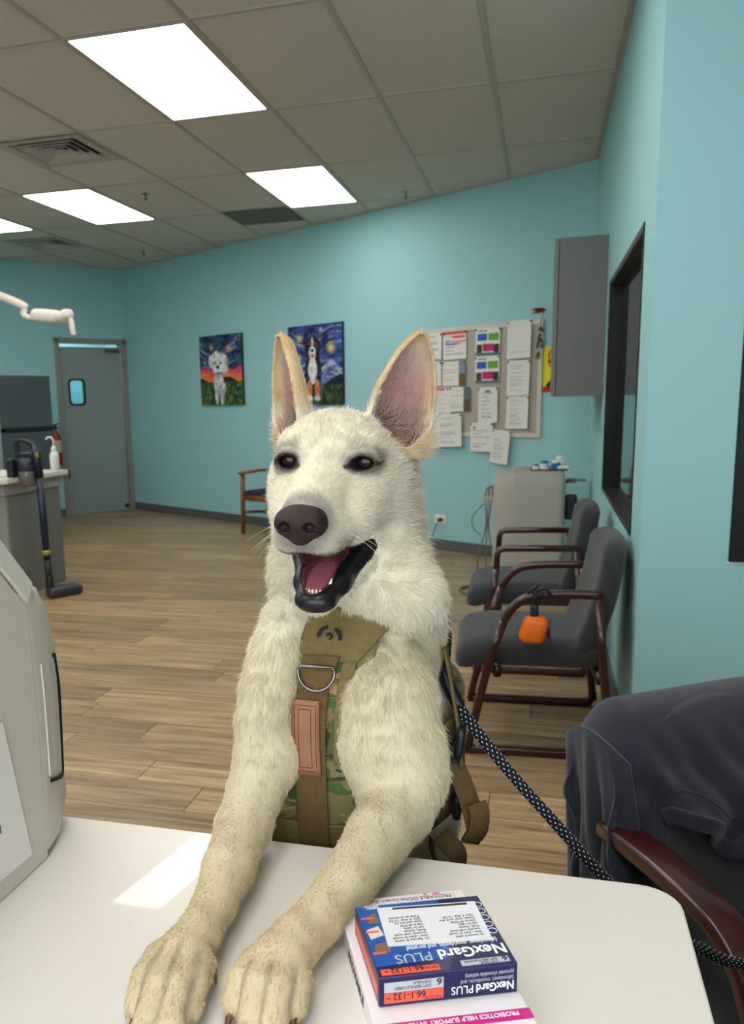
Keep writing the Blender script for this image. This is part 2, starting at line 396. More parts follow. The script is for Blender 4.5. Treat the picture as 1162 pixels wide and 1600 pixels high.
n1 = nt.nodes.new('ShaderNodeTexNoise'); n1.inputs['Scale'].default_value = 2.0; n1.inputs['Detail'].default_value = 6; n1.inputs['Roughness'].default_value = .62; n1.inputs['Distortion'].default_value = 0.6; nt.links.new(mp.outputs[0], n1.inputs[0])
r1 = nt.nodes.new('ShaderNodeValToRGB'); e = r1.color_ramp.elements; e[0].position = .3; e[1].position = .72
e[0].color = (*lin((104, 84, 58)), 1); e[1].color = (*lin((192, 164, 120)), 1); x = e.new(.5); x.color = (*lin((158, 130, 92)), 1)
nt.links.new(n1.outputs[0], r1.inputs[0])
hs = nt.nodes.new('ShaderNodeHueSaturation'); mr = nt.nodes.new('ShaderNodeMapRange'); mr.inputs['To Min'].default_value = .78; mr.inputs['To Max'].default_value = 1.16
nt.links.new(oi.outputs['Random'], mr.inputs[0]); nt.links.new(mr.outputs[0], hs.inputs['Value']); nt.links.new(r1.outputs[0], hs.inputs['Color']); hs.inputs['Saturation'].default_value = .95
nt.links.new(hs.outputs[0], b.inputs['Base Color']); b.inputs['Roughness'].default_value = .36; b.inputs['Specular IOR Level'].default_value = .35
n2_ = nt.nodes.new('ShaderNodeTexNoise'); n2_.inputs['Scale'].default_value = 9; nt.links.new(mp.outputs[0], n2_.inputs[0])
bp = nt.nodes.new('ShaderNodeBump'); bp.inputs['Strength'].default_value = .12; bp.inputs['Distance'].default_value = .002; nt.links.new(n2_.outputs[0], bp.inputs['Height']); nt.links.new(bp.outputs[0], b.inputs['Normal'])
M_plank = mm
floor = struct(box('floor', (-6.7, -2.8, -.12), (3.2, 11.6, -.0065), mat('floor_slab_vinyl', (140, 118, 90), .45, var=.2, vscale=6, stretch=(.3, 4, 1))))
PL, PW = 1.22, .180
bm = bmesh.new(); v = add_box(bm, (0.0006, 0.0006, -.0065), (PL - .0006, PW - .0006, 0))
for q in v:
    if q.co.z > -.001: q.co.x += .0012 if q.co.x < .1 else -.0012; q.co.y += .0012 if q.co.y < .1 else -.0012
for q in v:
    if q.co.z < -.001: pass
pme = bpy.data.meshes.new('plank'); bm.to_mesh(pme); bm.free(); pme.materials.append(M_plank)
random.seed(5); cnt = 0
spans = []
for j in range(60):
    y0 = .60 + j * PW
    off = -(random.random() * PL)
    for i in range(-6, 3):
        x0 = i * PL + off; x1 = x0 + PL; yc = y0 + PW / 2
        if x0 > WX: continue
        # keep what the view can reach, inside the room
        if yc > fwy(x0) : continue
        s = Vector((min(x1, WX), yc, -CAM_Z)).dot(FWD); r_ = Vector((x1, yc, 0)).dot(RIGHT); ul = CX + F_PX * r_ / max(s, .2)
        if ul < -10: continue
        t = ((x1 - KX) * DE.y - (yc - KY) * DE.x)
        if x1 < -5.6 or (x1 < E2.x): continue
        s2 = Vector((x0, yc, -CAM_Z)).dot(FWD)
        vv = CY - F_PX * Vector((x0 + .3, yc, -CAM_Z)).dot(UP) / max(Vector((x0 + .3, yc, -CAM_Z)).dot(FWD), .2)
        if vv > 1800: continue
        spans.append((x0, y0))
if len(spans) > 298: spans = spans[:298]
for x0, y0 in spans:
    o = bpy.data.objects.new('plank', pme); COL.objects.link(o); o.parent = floor; o.location = (x0, y0, 0)
print('planks', len(spans))

# ---- suspended ceiling: 2 x 4 ft mineral tiles in a metal grid
ceil = struct(box('ceiling', (-6.7, -2.8, HC + .06), (3.2, 11.6, HC + .16), M_ceil_deck))
GX, GY, TW, TL = -2.127, 3.773, .6096, 1.2192
fix = {(0, 0), (0, 2), (-3, 2), (-5, 2)}              # lay-in light panels seen
fix_off = {(-3, 0), (2, -1), (-5, 0), (0, -2), (-3, -2), (2, -3), (-5, -2), (0, -4), (-3, -4), (3, -4)}   # same fixtures out of the frame
vent_cells = {(-2, 1): (4.992, 'near'), (-5, 3): (7.80, 'far'), (-1, 3): (7.36, 'dark')}
tw, tl = TW - .004, TL - .004
bm = bmesh.new(); v = add_box(bm, (0, 0, .004), (tw, tl, .018)); tme = bpy.data.meshes.new('ceiling_tile'); bm.to_mesh(tme); bm.free(); tme.materials.append(M_ceil_tile)
bmh = bmesh.new(); add_box(bmh, (0, 0, .004), (tw, TL / 2 - .004, .018)); hme = bpy.data.meshes.new('ceiling_tile_half'); bmh.to_mesh(hme); bmh.free(); hme.materials.append(M_ceil_tile)
rest = bmesh.new()
def light_panel(i, j, label):
    x0, y0 = GX + i * TW, GY + j * TL
    t = thing('ceiling_light', label, 'ceiling light', (x0 + TW / 2, y0 + TL / 2, HC - .004), 0, 'recessed ceiling light panels')
    bm = bmesh.new(); a, c = TW / 2 - .005, TL / 2 - .005
    for lo, hi in (((-a, -c, 0), (-a + .02, c, .03)), ((a - .02, -c, 0), (a, c, .03)), ((-a + .02, -c, 0), (a - .02, -c + .02, .03)), ((-a + .02, c - .02, 0), (a - .02, c, .03))): add_box(bm, lo, hi)
    from_bm('frame', bm, M_tbar, t)
    box('diffuser', (-a + .02, -c + .02, .002), (a - .02, c - .02, .006), M_panel, t)
LL = {(0, 0): 'large glowing rectangular ceiling panel nearest the camera, top left', (0, 2): 'glowing ceiling panel nearest the long teal far wall, right of the others',
      (-3, 2): 'glowing ceiling panel left of centre, beyond the square air vent', (-5, 2): 'glowing ceiling panel cut by the left edge of the photo'}
ORD = 'first second third fourth fifth sixth seventh eighth ninth tenth eleventh twelfth thirteenth fourteenth fifteenth sixteenth'.split()
def hidden_label(i, j): return 'glowing ceiling panel out of view, %s row from the back, %s tile from the left' % (ORD[j + 5], ORD[i + 8])
for j in range(-5, 6):
    for i in range(-8, 9):
        x0, y0 = GX + i * TW, GY + j * TL
        if j >= -1 and x0 > WX + .1: continue
        if y0 > fwy(x0) + .05 or x0 + TW < -6.5: continue
        if (i, j) in fix or (i, j) in fix_off:
            light_panel(i, j, LL.get((i, j)) or hidden_label(i, j)); continue
        seen = j >= -1 and not (i < -6 and j < 2)
        if (i, j) in vent_cells:
            vy = vent_cells[(i, j)][0]
            for a, c in ((y0, vy), (vy + TL / 2, y0 + TL)):
                if c - a > .05:
                    o = box('ceiling_tile', (x0 + .003, a + .003, HC + .004), (x0 + TW - .003, c - .003, HC + .018), M_ceil_tile, ceil)
            continue
        if seen:
            o = bpy.data.objects.new('ceiling_tile', tme); COL.objects.link(o); o.parent = ceil; o.location = (x0 + .002, y0 + .002, HC)
        else: add_box(rest, (x0 + .002, y0 + .002, HC + .004), (x0 + TW - .002, y0 + TL - .002, HC + .018))
o = from_bm('ceiling_tile_field', rest, M_ceil_tile, ceil); o['kind'] = 'stuff'
def tbar(lo, hi):
    box('grid_bar', lo, hi, M_tbar, ceil)
for i in range(-8, 9):
    x = GX + i * TW; ytop = min(fwy(x), 9.9)
    y_lo = -2.6
    if x > WX: 
        tbar((x - .012, y_lo, HC - .002), (x + .012, 3.07, HC + .004)); continue
    if x > -6.4: tbar((x - .012, y_lo, HC - .002), (x + .012, ytop + .02, HC + .004))
for j in range(-5, 6):
    y = GY + j * TL
    xr = WX if y > 3.07 else 3.0
    xw = min(xr, (6.938 - y) / .603 + .02)
    if xw > -6.4: tbar((-6.5, y - .012, HC - .0015), (xw, y + .012, HC + .004))
for yv, i in ((4.992 + TL / 2, -2), (7.80, -5), (7.80 + TL / 2, -5), (7.36, -1), (7.36 + TL / 2, -1)):
    x = GX + i * TW; tbar((x, yv - .012, HC - .001), (x + TW, yv + .012, HC + .004))
# wall angle round the edge
a = Vector((KX, KY)); b2 = Vector((WX, fwy(WX))); n = Vector((FN.x, FN.y)) * .022
bm = bmesh.new(); add_prism(bm, [tuple(a), tuple(b2), tuple(b2 + n), tuple(a + n)], HC - .003, HC + .004); add_box(bm, (WX - .028, 3.07, HC - .003), (WX, 6.72, HC + .004))
from_bm('wall_angle', bm, M_tbar, ceil)

# air diffusers
def diffuser(cx, cy, label, dark=False):
    t = thing('ceiling_vent', label, 'air vent', (cx, cy, HC - .006), 0, None)
    m = mat('vent_metal', (176, 172, 164), .5)
    bm = bmesh.new(); H = .295
    def ring(a, b, z0, z1):
        A = [bm.verts.new((s * a, u * a, z0)) for s, u in ((-1, -1), (1, -1), (1, 1), (-1, 1))]; B = [bm.verts.new((s * b, u * b, z1)) for s, u in ((-1, -1), (1, -1), (1, 1), (-1, 1))]
        for i in range(4): bm.faces.new((A[i], A[(i + 1) % 4], B[(i + 1) % 4], B[i]))
    ring(H, .235, 0, 0); ring(.235, .22, 0, .03); from_bm('vent_frame', bm, m, t, recalc=False)
    box('vent_box', (-.235, -.235, .045), (.235, .235, .05), mat('vent_shadow', (30, 30, 30), .9), t)
    for k, a in enumerate((.19, .14, .09)):
        bm = bmesh.new(); ring(a + .006, a - .034, -.004, .030); ring(a + .006, a + .009, -.004, .0); from_bm('louver', bm, m, t, recalc=False)
    bm = bmesh.new(); add_box(bm, (-.045, -.045, .0), (.045, .045, .004)); from_bm('louver', bm, m, t)
diffuser(-3.0415, 5.297, 'square ceiling air vent with stepped louvers nearest the camera')
diffuser(-4.87, 8.105, 'small far square ceiling air vent above the grey door')
t = thing('return_grille', 'flat dark grey ceiling grille beside the glowing panel near the teal wall', 'air vent', (-2.432, 7.665, HC - .002))
box('grille_frame', (-.30, -.30, 0), (.30, .30, .003), mat('grille_dark', (86, 84, 78), .7), t)
for k in range(12): box('slat', (-.285, -.285 + k * .0485, -.006), (.285, -.255 + k * .0485, 0.0), mat('grille_dark2', (104, 101, 94), .6), t)
for k, (x, y, lb) in enumerate(((-3.037, 6.536, 'fire sprinkler head in the ceiling between the two middle light panels'), (-4.18, 8.872, 'far fire sprinkler head in the ceiling, above the door corner'), (-1.105, 7.251, 'fire sprinkler head in the ceiling close to the far teal wall'))):
    t = thing('sprinkler_head', lb, 'sprinkler', (x, y, HC), 0)
    lathe('escutcheon', [(.033, 0), (.033, -.004), (.015, -.009)], M_chrome, t, 14)
    lathe('deflector', [(.008, -.005), (.008, -.032), (.005, -.04), (.018, -.042), (.018, -.045)], mat('brass_dark', (110, 96, 70), .4, metal=.6), t, 12)

# ================================================================== FAR WALL
def wallM(x, z, off=0.0):
    """frame on the far wall: local x along the wall to the right, local y into the wall, z up"""
    ex = Vector((1, -.603, 0)).normalized(); ey = -FN
    p = Vector((x, fwy(x), z)) + FN * off
    return Matrix(((ex.x, ey.x, 0, p.x), (ex.y, ey.y, 0, p.y), (0, 0, 1, p.z), (0, 0, 0, 1)))
def mix(a, b, t): t = max(0., min(1., t)); return tuple(x * (1 - t) + y * t for x, y in zip(a, b))
_rs = np.random.RandomState(3)
_ng = _rs.rand(64, 64)
def vnoise(x, y):
    xi, yi = int(math.floor(x)), int(math.floor(y)); fx, fy = x - xi, y - yi; fx = fx * fx * (3 - 2 * fx); fy = fy * fy * (3 - 2 * fy)
    g = lambda a, b: _ng[a % 64, b % 64]
    return (g(xi, yi) * (1 - fx) + g(xi + 1, yi) * fx) * (1 - fy) + (g(xi, yi + 1) * (1 - fx) + g(xi + 1, yi + 1) * fx) * fy
def ell(u, v, cx, cy, rx, ry): return ((u - cx) / rx) ** 2 + ((v - cy) / ry) ** 2 < 1
def fbm(x, y): return .5 * vnoise(x, y) + .3 * vnoise(x * 2.1 + 7, y * 2.1) + .2 * vnoise(x * 4.3, y * 4.3 + 9)
def night(u, v, dark, mid, glows, seed):
    n = fbm(u * 9 + seed + 1.4 * fbm(v * 5, u * 4), v * 15 + seed); c = mix(lin(dark), lin(mid), (n - .34) * 3.0)
    st = fbm(u * 5 + seed * 2, v * 34 + 3 * math.sin(u * 5)); c = mix(c, lin((168, 190, 206)), max(0, st - .60) * 3.2)
    for gx, gy, gr, g in glows:
        d = math.hypot((u - gx), (v - gy) * 1.1) / gr
        c = mix(c, lin(g), math.exp(-d * d * 2.2))
    return c, n
def paint_white(u, v):
    c, n = night(u, v, (14, 26, 50), (52, 84, 124), ((.30, .83, .055, (200, 176, 96)), (.70, .80, .07, (206, 168, 84)), (.88, .93, .03, (190, 150, 60)), (.12, .62, .04, (150, 170, 170))), 2)
    if v < .53 + .03 * math.sin(u * 14): c = mix(lin((232, 96, 74)), lin((186, 60, 118)), (v - .44) * 9 + n - .5)
    if v < .44 + .02 * math.sin(u * 11 + 1): c = mix(lin((236, 160, 62)), lin((228, 92, 60)), n * 1.2)
    if v < .36 + .045 * math.sin(u * 9 + 2): c = mix(lin((16, 22, 36)), lin((44, 50, 70)), n - .3)
    if v < .335: c = mix(lin((14, 44, 26)), lin((104, 134, 60)), (fbm(u * 26, v * 18 + 4) - .36) * 2.6)
    W = mix(lin((232, 231, 226)), lin((128, 134, 152)), (fbm(u * 24 + 3, v * 20) - .40) * 2.8)
    for e in ((.45, .30, .12, .17), (.39, .13, .042, .13), (.52, .12, .040, .13), (.56, .24, .05, .09), (.46, .61, .19, .155), (.30, .63, .085, .10), (.60, .58, .085, .14), (.42, .70, .10, .08)):
        if ell(u, v, *e): c = W
    if ell(u, v, .44, .53, .12, .10): c = mix(W, lin((248, 248, 244)), .6)
    if ell(u, v, .385, .605, .030, .020) or ell(u, v, .505, .60, .030, .020): c = lin((14, 12, 14))
    if ell(u, v, .44, .545, .042, .028): c = lin((18, 16, 18))
    if ell(u, v, .45, .455, .095, .020): c = mix(W, lin((70, 74, 92)), .8)
    return c
def paint_tri(u, v):
    c, n = night(u, v, (20, 22, 66), (62, 84, 156), ((.22, .84, .07, (206, 190, 120)), (.20, .60, .06, (214, 200, 96)), (.80, .70, .085, (220, 206, 86)), (.62, .93, .035, (196, 196, 170)), (.10, .74, .03, (190, 90, 90))), 7)
    if v < .56 and v > .33: c = mix(c, lin((176, 190, 216)), max(0, fbm(u * 6, v * 22 + 3 * math.sin(u * 6)) - .44) * 3.4)
    if v < .345: c = mix(lin((62, 84, 144)), lin((120, 140, 184)), n)
    if v < .31 + .06 * math.sin(u * 8): c = mix(lin((14, 18, 30)), lin((40, 48, 70)), n)
    if v < .25: c = mix(lin((14, 34, 26)), lin((86, 104, 54)), (fbm(u * 26, v * 18) - .36) * 2.4)
    B = mix(lin((12, 12, 20)), lin((70, 74, 110)), (fbm(u * 20, v * 24 + 5) - .42) * 2.2); Wt = mix(lin((236, 233, 226)), lin((150, 150, 168)), (fbm(u * 26, v * 26) - .42) * 2)
    for e in ((.47, .42, .16, .27), (.46, .74, .115, .13), (.36, .70, .045, .12), (.56, .70, .045, .12)):
        if ell(u, v, *e): c = B
    for e in ((.46, .44, .085, .13), (.46, .36, .06, .10), (.46, .65, .062, .085), (.46, .78, .016, .07), (.46, .55, .05, .05)):
        if ell(u, v, *e): c = Wt
    if ell(u, v, .46, .68, .030, .020): c = lin((14, 12, 14))
    if ell(u, v, .46, .615, .034, .022): c = lin((196, 96, 96))
    if ell(u, v, .405, .765, .018, .014) or ell(u, v, .515, .765, .018, .014): c = lin((150, 90, 50))
    O = mix(lin((214, 142, 100)), lin((150, 84, 56)), (fbm(u * 30, v * 20) - .4) * 2.4)
    if ell(u, v, .395, .20, .050, .12) or ell(u, v, .54, .20, .050, .12): c = O
    if ell(u, v, .395, .085, .058, .035) or ell(u, v, .54, .085, .058, .035): c = Wt
    return c
for nm, x0, x1, z0, z1, fn, lb in (('painting', -3.675, -3.053, 1.287, 2.028, paint_white, 'canvas painting of a fluffy white dog against a night sky and sunset'),
                                   ('painting', -2.429, -1.798, 1.268, 2.022, paint_tri, 'canvas painting of a black, white and tan dog under a blue night sky')):
    w = math.hypot(x1 - x0, (x1 - x0) * .603); p = Vector((x0, fwy(x0), z0))
    t = thing(nm, lb, 'painting', tuple(p), 0, None)
    Mx = wallM(x0, z0); Mx.translation = Vector((0, 0, 0))
    box('canvas_frame', (0, -.03, 0), (w, 0.0, z1 - z0), M_dark, t, 0, Mx)
    M2 = Mx.copy(); M2.translation = FN * .0305
    plate('printed_face', w, z1 - z0, 96, 100, fn, t, M2, thick=.001)

# noticeboard and its papers
bx0, bx1, bz0, bz1 = -.979, -.0105, .985, 1.872
bw = math.hypot(1, .603) * (bx1 - bx0)
nb = thing('noticeboard', 'large grey noticeboard with an off-white frame on the teal wall', 'noticeboard', (bx0, fwy(bx0), bz0))
Mx = wallM(bx0, bz0); Mx.translation = Vector((0, 0, 0)); bh = bz1 - bz0
box('board_surface', (.03, -.012, .03), (bw - .03, 0, bh - .03), mat('grey_board_felt', (172, 166, 154), .9, bump=.2, bscale=400), nb, 0, Mx)
for lo, hi in (((0, -.02, 0), (bw, 0, .035)), ((0, -.02, bh - .035), (bw, 0, bh)), ((0, -.02, .035), (.035, 0, bh - .035)), ((bw - .035, -.02, .035), (bw, 0, bh - .035))):
    box('frame_rail', lo, hi, mat('board_frame', (204, 198, 186), .5), nb, .003, Mx)
INK = lin((120, 122, 128)); PAPER = lin((222, 221, 214))
def text_sheet(seed, lines=14, margin=.12, head=True, stamp=None, tint=PAPER, ink=INK):
    rr = random.Random(seed); ends = [rr.uniform(.45, .95) for _ in range(60)]; gap = [rr.random() < .22 for _ in range(60)]
    def fn(u, v):
        if stamp:
            for (a, b_, c, d, colr) in stamp:
                if a < u < b_ and c < v < d: return colr
        if margin < u < 1 - margin and .08 < v < .90:
            k = int(v * lines); f = v * lines - k
            if .3 < f < .75 and not gap[k] and u < margin + (1 - 2 * margin) * ends[k]:
                return mix(tint, ink, .28 + .35 * vnoise(u * 60, k * 3.1))
        return tint
    return fn
def curl_fn(a): return lambda U, V: a * (np.abs(U - .5) * 2) ** 2 * .5 + a * (1 - V) ** 2
R_, BL, GR, PK = lin((214, 84, 66)), lin((46, 96, 176)), lin((96, 156, 52)), lin((190, 40, 110))
def promo(u, v):
    if .07 < u < .47 and .52 < v < .80: return BL
    if .53 < u < .95 and .52 < v < .80: return GR
    if .30 < u < .74 and .12 < v < .42: return PK
    if v < .06: return lin((60, 120, 130))
    if v < .38 and (.06 < u < .28 or .76 < u < .97): return mix(lin((90, 70, 44)), lin((40, 40, 36)), vnoise(u * 16, v * 14))
    if .12 < u < .48 and .86 < v < .93 and vnoise(u * 50, 2) > .4: return INK
    return PAPER
# px-free layout: x along the board in metres, z up from the board's foot, width, height
papers = [
    ('notice_paper', .03, .64, .155, .215, text_sheet(1, 4), 'blank white sheet pinned in the board corner behind the dog ear', 0),
    ('calendar_page', .205, .63, .235, .225, text_sheet(2, 8, .08, stamp=((0, 1, .88, 1, R_), (.40, .95, .76, .84, R_), (.35, 1, .62, .67, R_), (.08, .7, .52, .57, BL), (.08, .3, .6, .7, lin((150, 170, 200))))), 'white calendar page with a red top band, upper left of the noticeboard', 0),
    ('price_leaflet', .525, .655, .235, .205, promo, 'upper promotional leaflet with blue, green and pink squares', 0),
    ('price_leaflet', .525, .435, .235, .205, promo, 'lower promotional leaflet with blue, green and pink squares', 0),
    ('notice_paper', .832, .605, .215, .285, text_sheet(5, 22), 'grey printed sheet in the top right corner of the noticeboard', .012),
    ('notice_paper', .832, .325, .205, .27, text_sheet(6, 18), 'printed sheet in the right column of the board, the middle one', .008),
    ('notice_paper', .832, .07, .20, .25, text_sheet(7, 16), 'printed sheet in the right column of the board, the lowest one', .010),
    ('notice_paper', .02, .42, .17, .20, text_sheet(8, 16), 'white sheet beside the dog ear, under the blank sheet', 0),
    ('notice_card', .20, .415, .235, .20, text_sheet(9, 10, .06, stamp=((.72, 1, .5, 1, lin((130, 140, 160))), (.72, 1, 0, .5, lin((110, 92, 50))))), 'upper lined card with a strip of small photos at its right', 0),
    ('notice_card', .245, .205, .24, .20, text_sheet(10, 10, .06, stamp=((.72, 1, .5, 1, lin((96, 110, 104))), (.72, 1, 0, .5, lin((96, 80, 56))))), 'lower lined card with a strip of small photos at its right', 0),
    ('notice_paper', .13, .15, .16, .255, text_sheet(11, 18, .1, stamp=((.1, .6, .92, .97, R_),)), 'narrow printed form with a small red heading, left of the lower photo card', 0),
    ('notice_paper', .565, .115, .185, .28, text_sheet(12, 9, .16, stamp=((.35, .62, .84, .93, INK),)), 'white sheet with a dark emblem at its top, bottom centre of the board', 0),
    ('notice_paper', .05, -.10, .14, .30, text_sheet(13, 14), 'pale bluish sheet hanging below the board at its left end', 0),
    ('notice_paper', .16, -.09, .26, .27, text_sheet(14, 16), 'large white sheet hanging below the board left of the gap', .006),
    ('notice_paper', .50, -.12, .22, .235, text_sheet(15, 9, .1, stamp=((.12, .22, .78, .88, INK),)), 'white form with bold lines hanging over the lower edge of the board', 0),
    ('notice_paper', .69, -.20, .17, .265, text_sheet(16, 12), 'tilted white sheet hanging lowest, above the beige machine', .004),
]
for k, (nm, px, pz, w, h, fn, lb, cl_) in enumerate(papers):
    w *= .98; tilt = {13: -.04, 15: .10, 4: -.02, 10: .0}.get(k, random.Random(k).uniform(-.015, .015))
    off = .0215 + .0012 * (k if k not in (8, 9) else k) / 2 + (.008 if pz < 0 else 0)
    x = bx0 + px / math.hypot(1, .603); p = Vector((x, fwy(x), bz0 + pz)) + FN * off
    t = thing(nm, lb, 'paper', tuple(p), 0, 'papers on the noticeboard')
    M2 = wallM(x, 0); M2.translation = Vector((0, 0, 0)); M2 = M2 @ Matrix.Rotation(tilt, 4, 'Y')
    plate('sheet', w, h, 40, 44, fn, t, M2, thick=.0012, curl=curl_fn(cl_) if cl_ else None)
    for a in (.03, .97): lathe('pin', [(.007, -.002), (.007, .006), (.003, .012)], M_dark if k % 3 else mat('red_pin', (180, 40, 30), .4), t, 8, M2 @ Matrix.Translation((w * a, -.002, h - .012)) @ Matrix.Rotation(PI / 2, 4, 'X'))

# yellow notice and bunch of dried stems behind the wall cabinet
x = -.008; p = wallM(x, 1.33).translation + FN * .002
t = thing('warning_sign', 'narrow yellow sign with red and black print beside the noticeboard', 'sign', tuple(p))
M2 = wallM(x, 0); M2.translation = Vector((0, 0, 0))
def ysign(u, v):
    if v < .12: return lin((190, 40, 30))
    if .12 < v < .28 and abs(u - .3 - (v - .12) * 2) < .16: return lin((30, 28, 20))
    if .55 < v < .92 and .25 < u < .5 and vnoise(u * 12, v * 40) > .42: return lin((200, 44, 20))
    return lin((232, 216, 30))
plate('sign_face', .14, .345, 18, 44, ysign, t, M2, thick=.003)
p = wallM(.02, 1.93).translation + FN * .03
t = thing('hanging_ornament', 'small red leafy wall ornament peeking out left of the grey cabinet', 'ornament', tuple(p))
bm = bmesh.new()
for k in range(9):
    rr = random.Random(k); a = Matrix.Rotation(rr.uniform(-.25, .25), 4, 'Y') @ Matrix.Rotation(rr.uniform(-.5, .5), 4, 'Z')
    L = rr.uniform(.08, .14)
    vs = [bm.verts.new(a @ Vector(q)) for q in ((0, 0, .005), (-L * .5, -.012, .012), (-L, 0, 0), (-L * .5, .012, -.006))]; bm.faces.new(vs)
from_bm('red_leaf', bm, mat('red_ornament', (150, 50, 40), .7), t)
bm = bmesh.new()
for k in range(16):
    rr = random.Random(k + 40); z = -.12 - rr.random() * .22; x_ = -.045 + rr.uniform(-.018, .02)
    vs = [bm.verts.new((x_ + q[0], q[1] + rr.uniform(-.01, .01), z + q[2])) for q in ((0, 0, .02), (.012, -.01, 0), (0, 0, -.022), (-.012, .004, 0))]; bm.faces.new(vs)
add_sweep(bm, [(-.02, 0, 0), (-.045, 0, -.1), (-.045, 0, -.36)], circ(.003, 5)); from_bm('leaf_string', bm, mat('dull_green_leaf', (74, 84, 66), .8), t)

# outlet with plug and cord
p = wallM(-.835, .27).translation
t = thing('wall_outlet', 'white wall outlet with a black plug low on the far teal wall', 'outlet', tuple(p))
M2 = wallM(-.835, 0); M2.translation = Vector((0, 0, 0))
box('cover_plate', (-.058, -.007, -.04), (.058, 0, .04), M_white_plastic, t, .003, M2)
for sx in (-.028, .03): box('socket', (sx - .016, -.0085, -.014), (sx + .016, -.006, .014), mat('socket_face', (190, 188, 180), .5), t, 0, M2)
t2 = thing('power_cord', 'thin black power cord plugged into the white outlet', 'cord', tuple(p))
lathe('plug', [(.016, .0), (.018, .02), (.010, .04)], M_dark, t2, 12, M2 @ Matrix.Translation((.012, -.008, -.002)) @ Matrix.Rotation(PI / 2, 4, 'X'))
tube('cord', smooth_path([M2 @ Vector(q) for q in ((.012, -.045, 0), (.0, -.06, -.04), (-.04, -.05, -.12), (-.09, -.03, -.20), (-.16, -.05, -.263))]), .004, M_dark, t2, 6)

# ================================================================== wall cabinet
t = thing('wall_cabinet', 'grey laminate wall cabinet hung on the right wall above the beige machine', 'cabinet', (WX, 5.7, 1.298))
box('cabinet_body', (-.262, -.40, 0), (0, .42, .88), M_cab, t, .002)
for k in range(2): box('door', (-.286, -.40 + k * .412, .002), (-.265, .008 + k * .412, .878), mat('cabinet_door_edge', (108, 107, 104), .45), t, .002)

# ================================================================== beige machine with its bits
t = thing('dental_machine', 'beige boxy wheeled medical machine standing in the corner under the noticeboard', 'medical machine', (-.08, 6.16, 0))
cushion('main_housing', .36, .50, .78, M_machine, t, Matrix.Translation((.055, 0, .42)), .035, 0, None, 10, 10)
cushion('side_housing', .14, .44, .755, mat('machine_side', (176, 172, 162), .5), t, Matrix.Translation((-.165, .0, .4075)), .03, 0, None, 8, 8)
for sx in (-.19, .19):
    for sy in (-.2, .2): lathe('caster', [(.001, -.012), (.03, -.012), (.03, .012), (.001, .012)], M_dark, t, 14, Matrix.Translation((sx, sy, .03)) @ Matrix.Rotation(PI / 2, 4, 'X'))
box('handpiece_holder', (-.30, -.16, .60), (-.235, -.06, .635), M_machine, t, .006)
for k in range(3):
    tube('handpiece', [(-.295 + k * .025, -.13, .60), (-.285 + k * .022, -.13, .665 + .02 * k), (-.27 + k * .02, -.12, .70)], .006, mat('handpiece_tan', (120, 98, 84), .5), t, 8)
    tube('hose', smooth_path([(-.29 + k * .02, -.13, .60), (-.285 + k * .01, -.14, .42), (-.33 + .05 * k, -.17, .22), (-.34 + .07 * k, -.15, .06)]), .005, mat('grey_hose', (104, 102, 92), .5), t, 6)
tube('hose', smooth_path([(-.30, -.14, .58), (-.37, -.16, .50), (-.37, -.16, .42), (-.32, -.15, .36)]), .004, mat('grey_hose', (104, 102, 92), .5), t, 6)
tube('tray_arm', [(.23, -.1, .73), (.30, -.12, .735)], .012, M_steel_l, t)
lathe('tray', [(.02, 0), (.06, .003), (.065, .016), (.06, .016), (.055, .006), (.001, .006)], mat('tray_metal', (150, 146, 130), .35, metal=.6), t, 20, Matrix.Translation((.305, -.12, .735)))
cushion('black_pouch', .08, .07, .17, M_dark, t, Matrix.Translation((.275, -.10, .56)), .02)
t = thing('floor_hose', 'dark hose loop lying on the floor beside the far chair seat', 'hose', (-.42, 5.9, 0))
tube('hose', smooth_path([(.12, .18, .01), (-.02, .10, .01), (-.10, -.06, .01), (-.02, -.22, .01), (.14, -.26, .01)]), .010, mat('grey_hose', (104, 102, 92), .5), t, 8)
tray = thing('supply_tray', 'dark flat tray on top of the beige machine', 'tray', (.045, 6.07, .81))
box('tray_base', (-.12, -.10, 0), (.12, .10, .008), M_dark, tray, .003)
BLUE = mat('blue_cap', (20, 92, 160), .4)
for k, (dx, dy, r, h, cap, lb) in enumerate(((-.085, -.05, .022, .03, True, 'low white jar with a dark blue lid, left end of the machine tray'), (-.03, -.03, .03, .05, True, 'white pot with a rounded blue lid, centre of the machine tray'),
                                             (.045, -.05, .03, .055, True, 'blue bottle with a white lid on the machine tray'), (.075, .03, .034, .075, False, 'tall clear white tub at the back of the machine tray'))):
    b_ = thing('supply_jar', lb, 'jar', (.045 + dx, 6.07 + dy, .818), 0, 'small jars on the machine')
    lathe('jar_body', [(r, 0), (r, h * .7), (r * .8, h * .8)], M_white_plastic if k != 2 else BLUE, b_, 16)
    lathe('lid', [(r * .85, h * .75), (r * .9, h * .95), (r * .6, h * 1.1)], BLUE if cap and k != 2 else M_white_plastic, b_, 16)
t = thing('white_wipe_roll', 'small white roll at the right end of the machine tray', 'roll', (.155, 6.0, .818 + .012))
t.location = (.135, 6.0, .830)
lathe('roll', [(.004, -.035), (.012, -.035), (.012, .035), (.004, .035)], M_white_plastic, t, 12, Matrix.Rotation(PI / 2, 4, 'Y'))

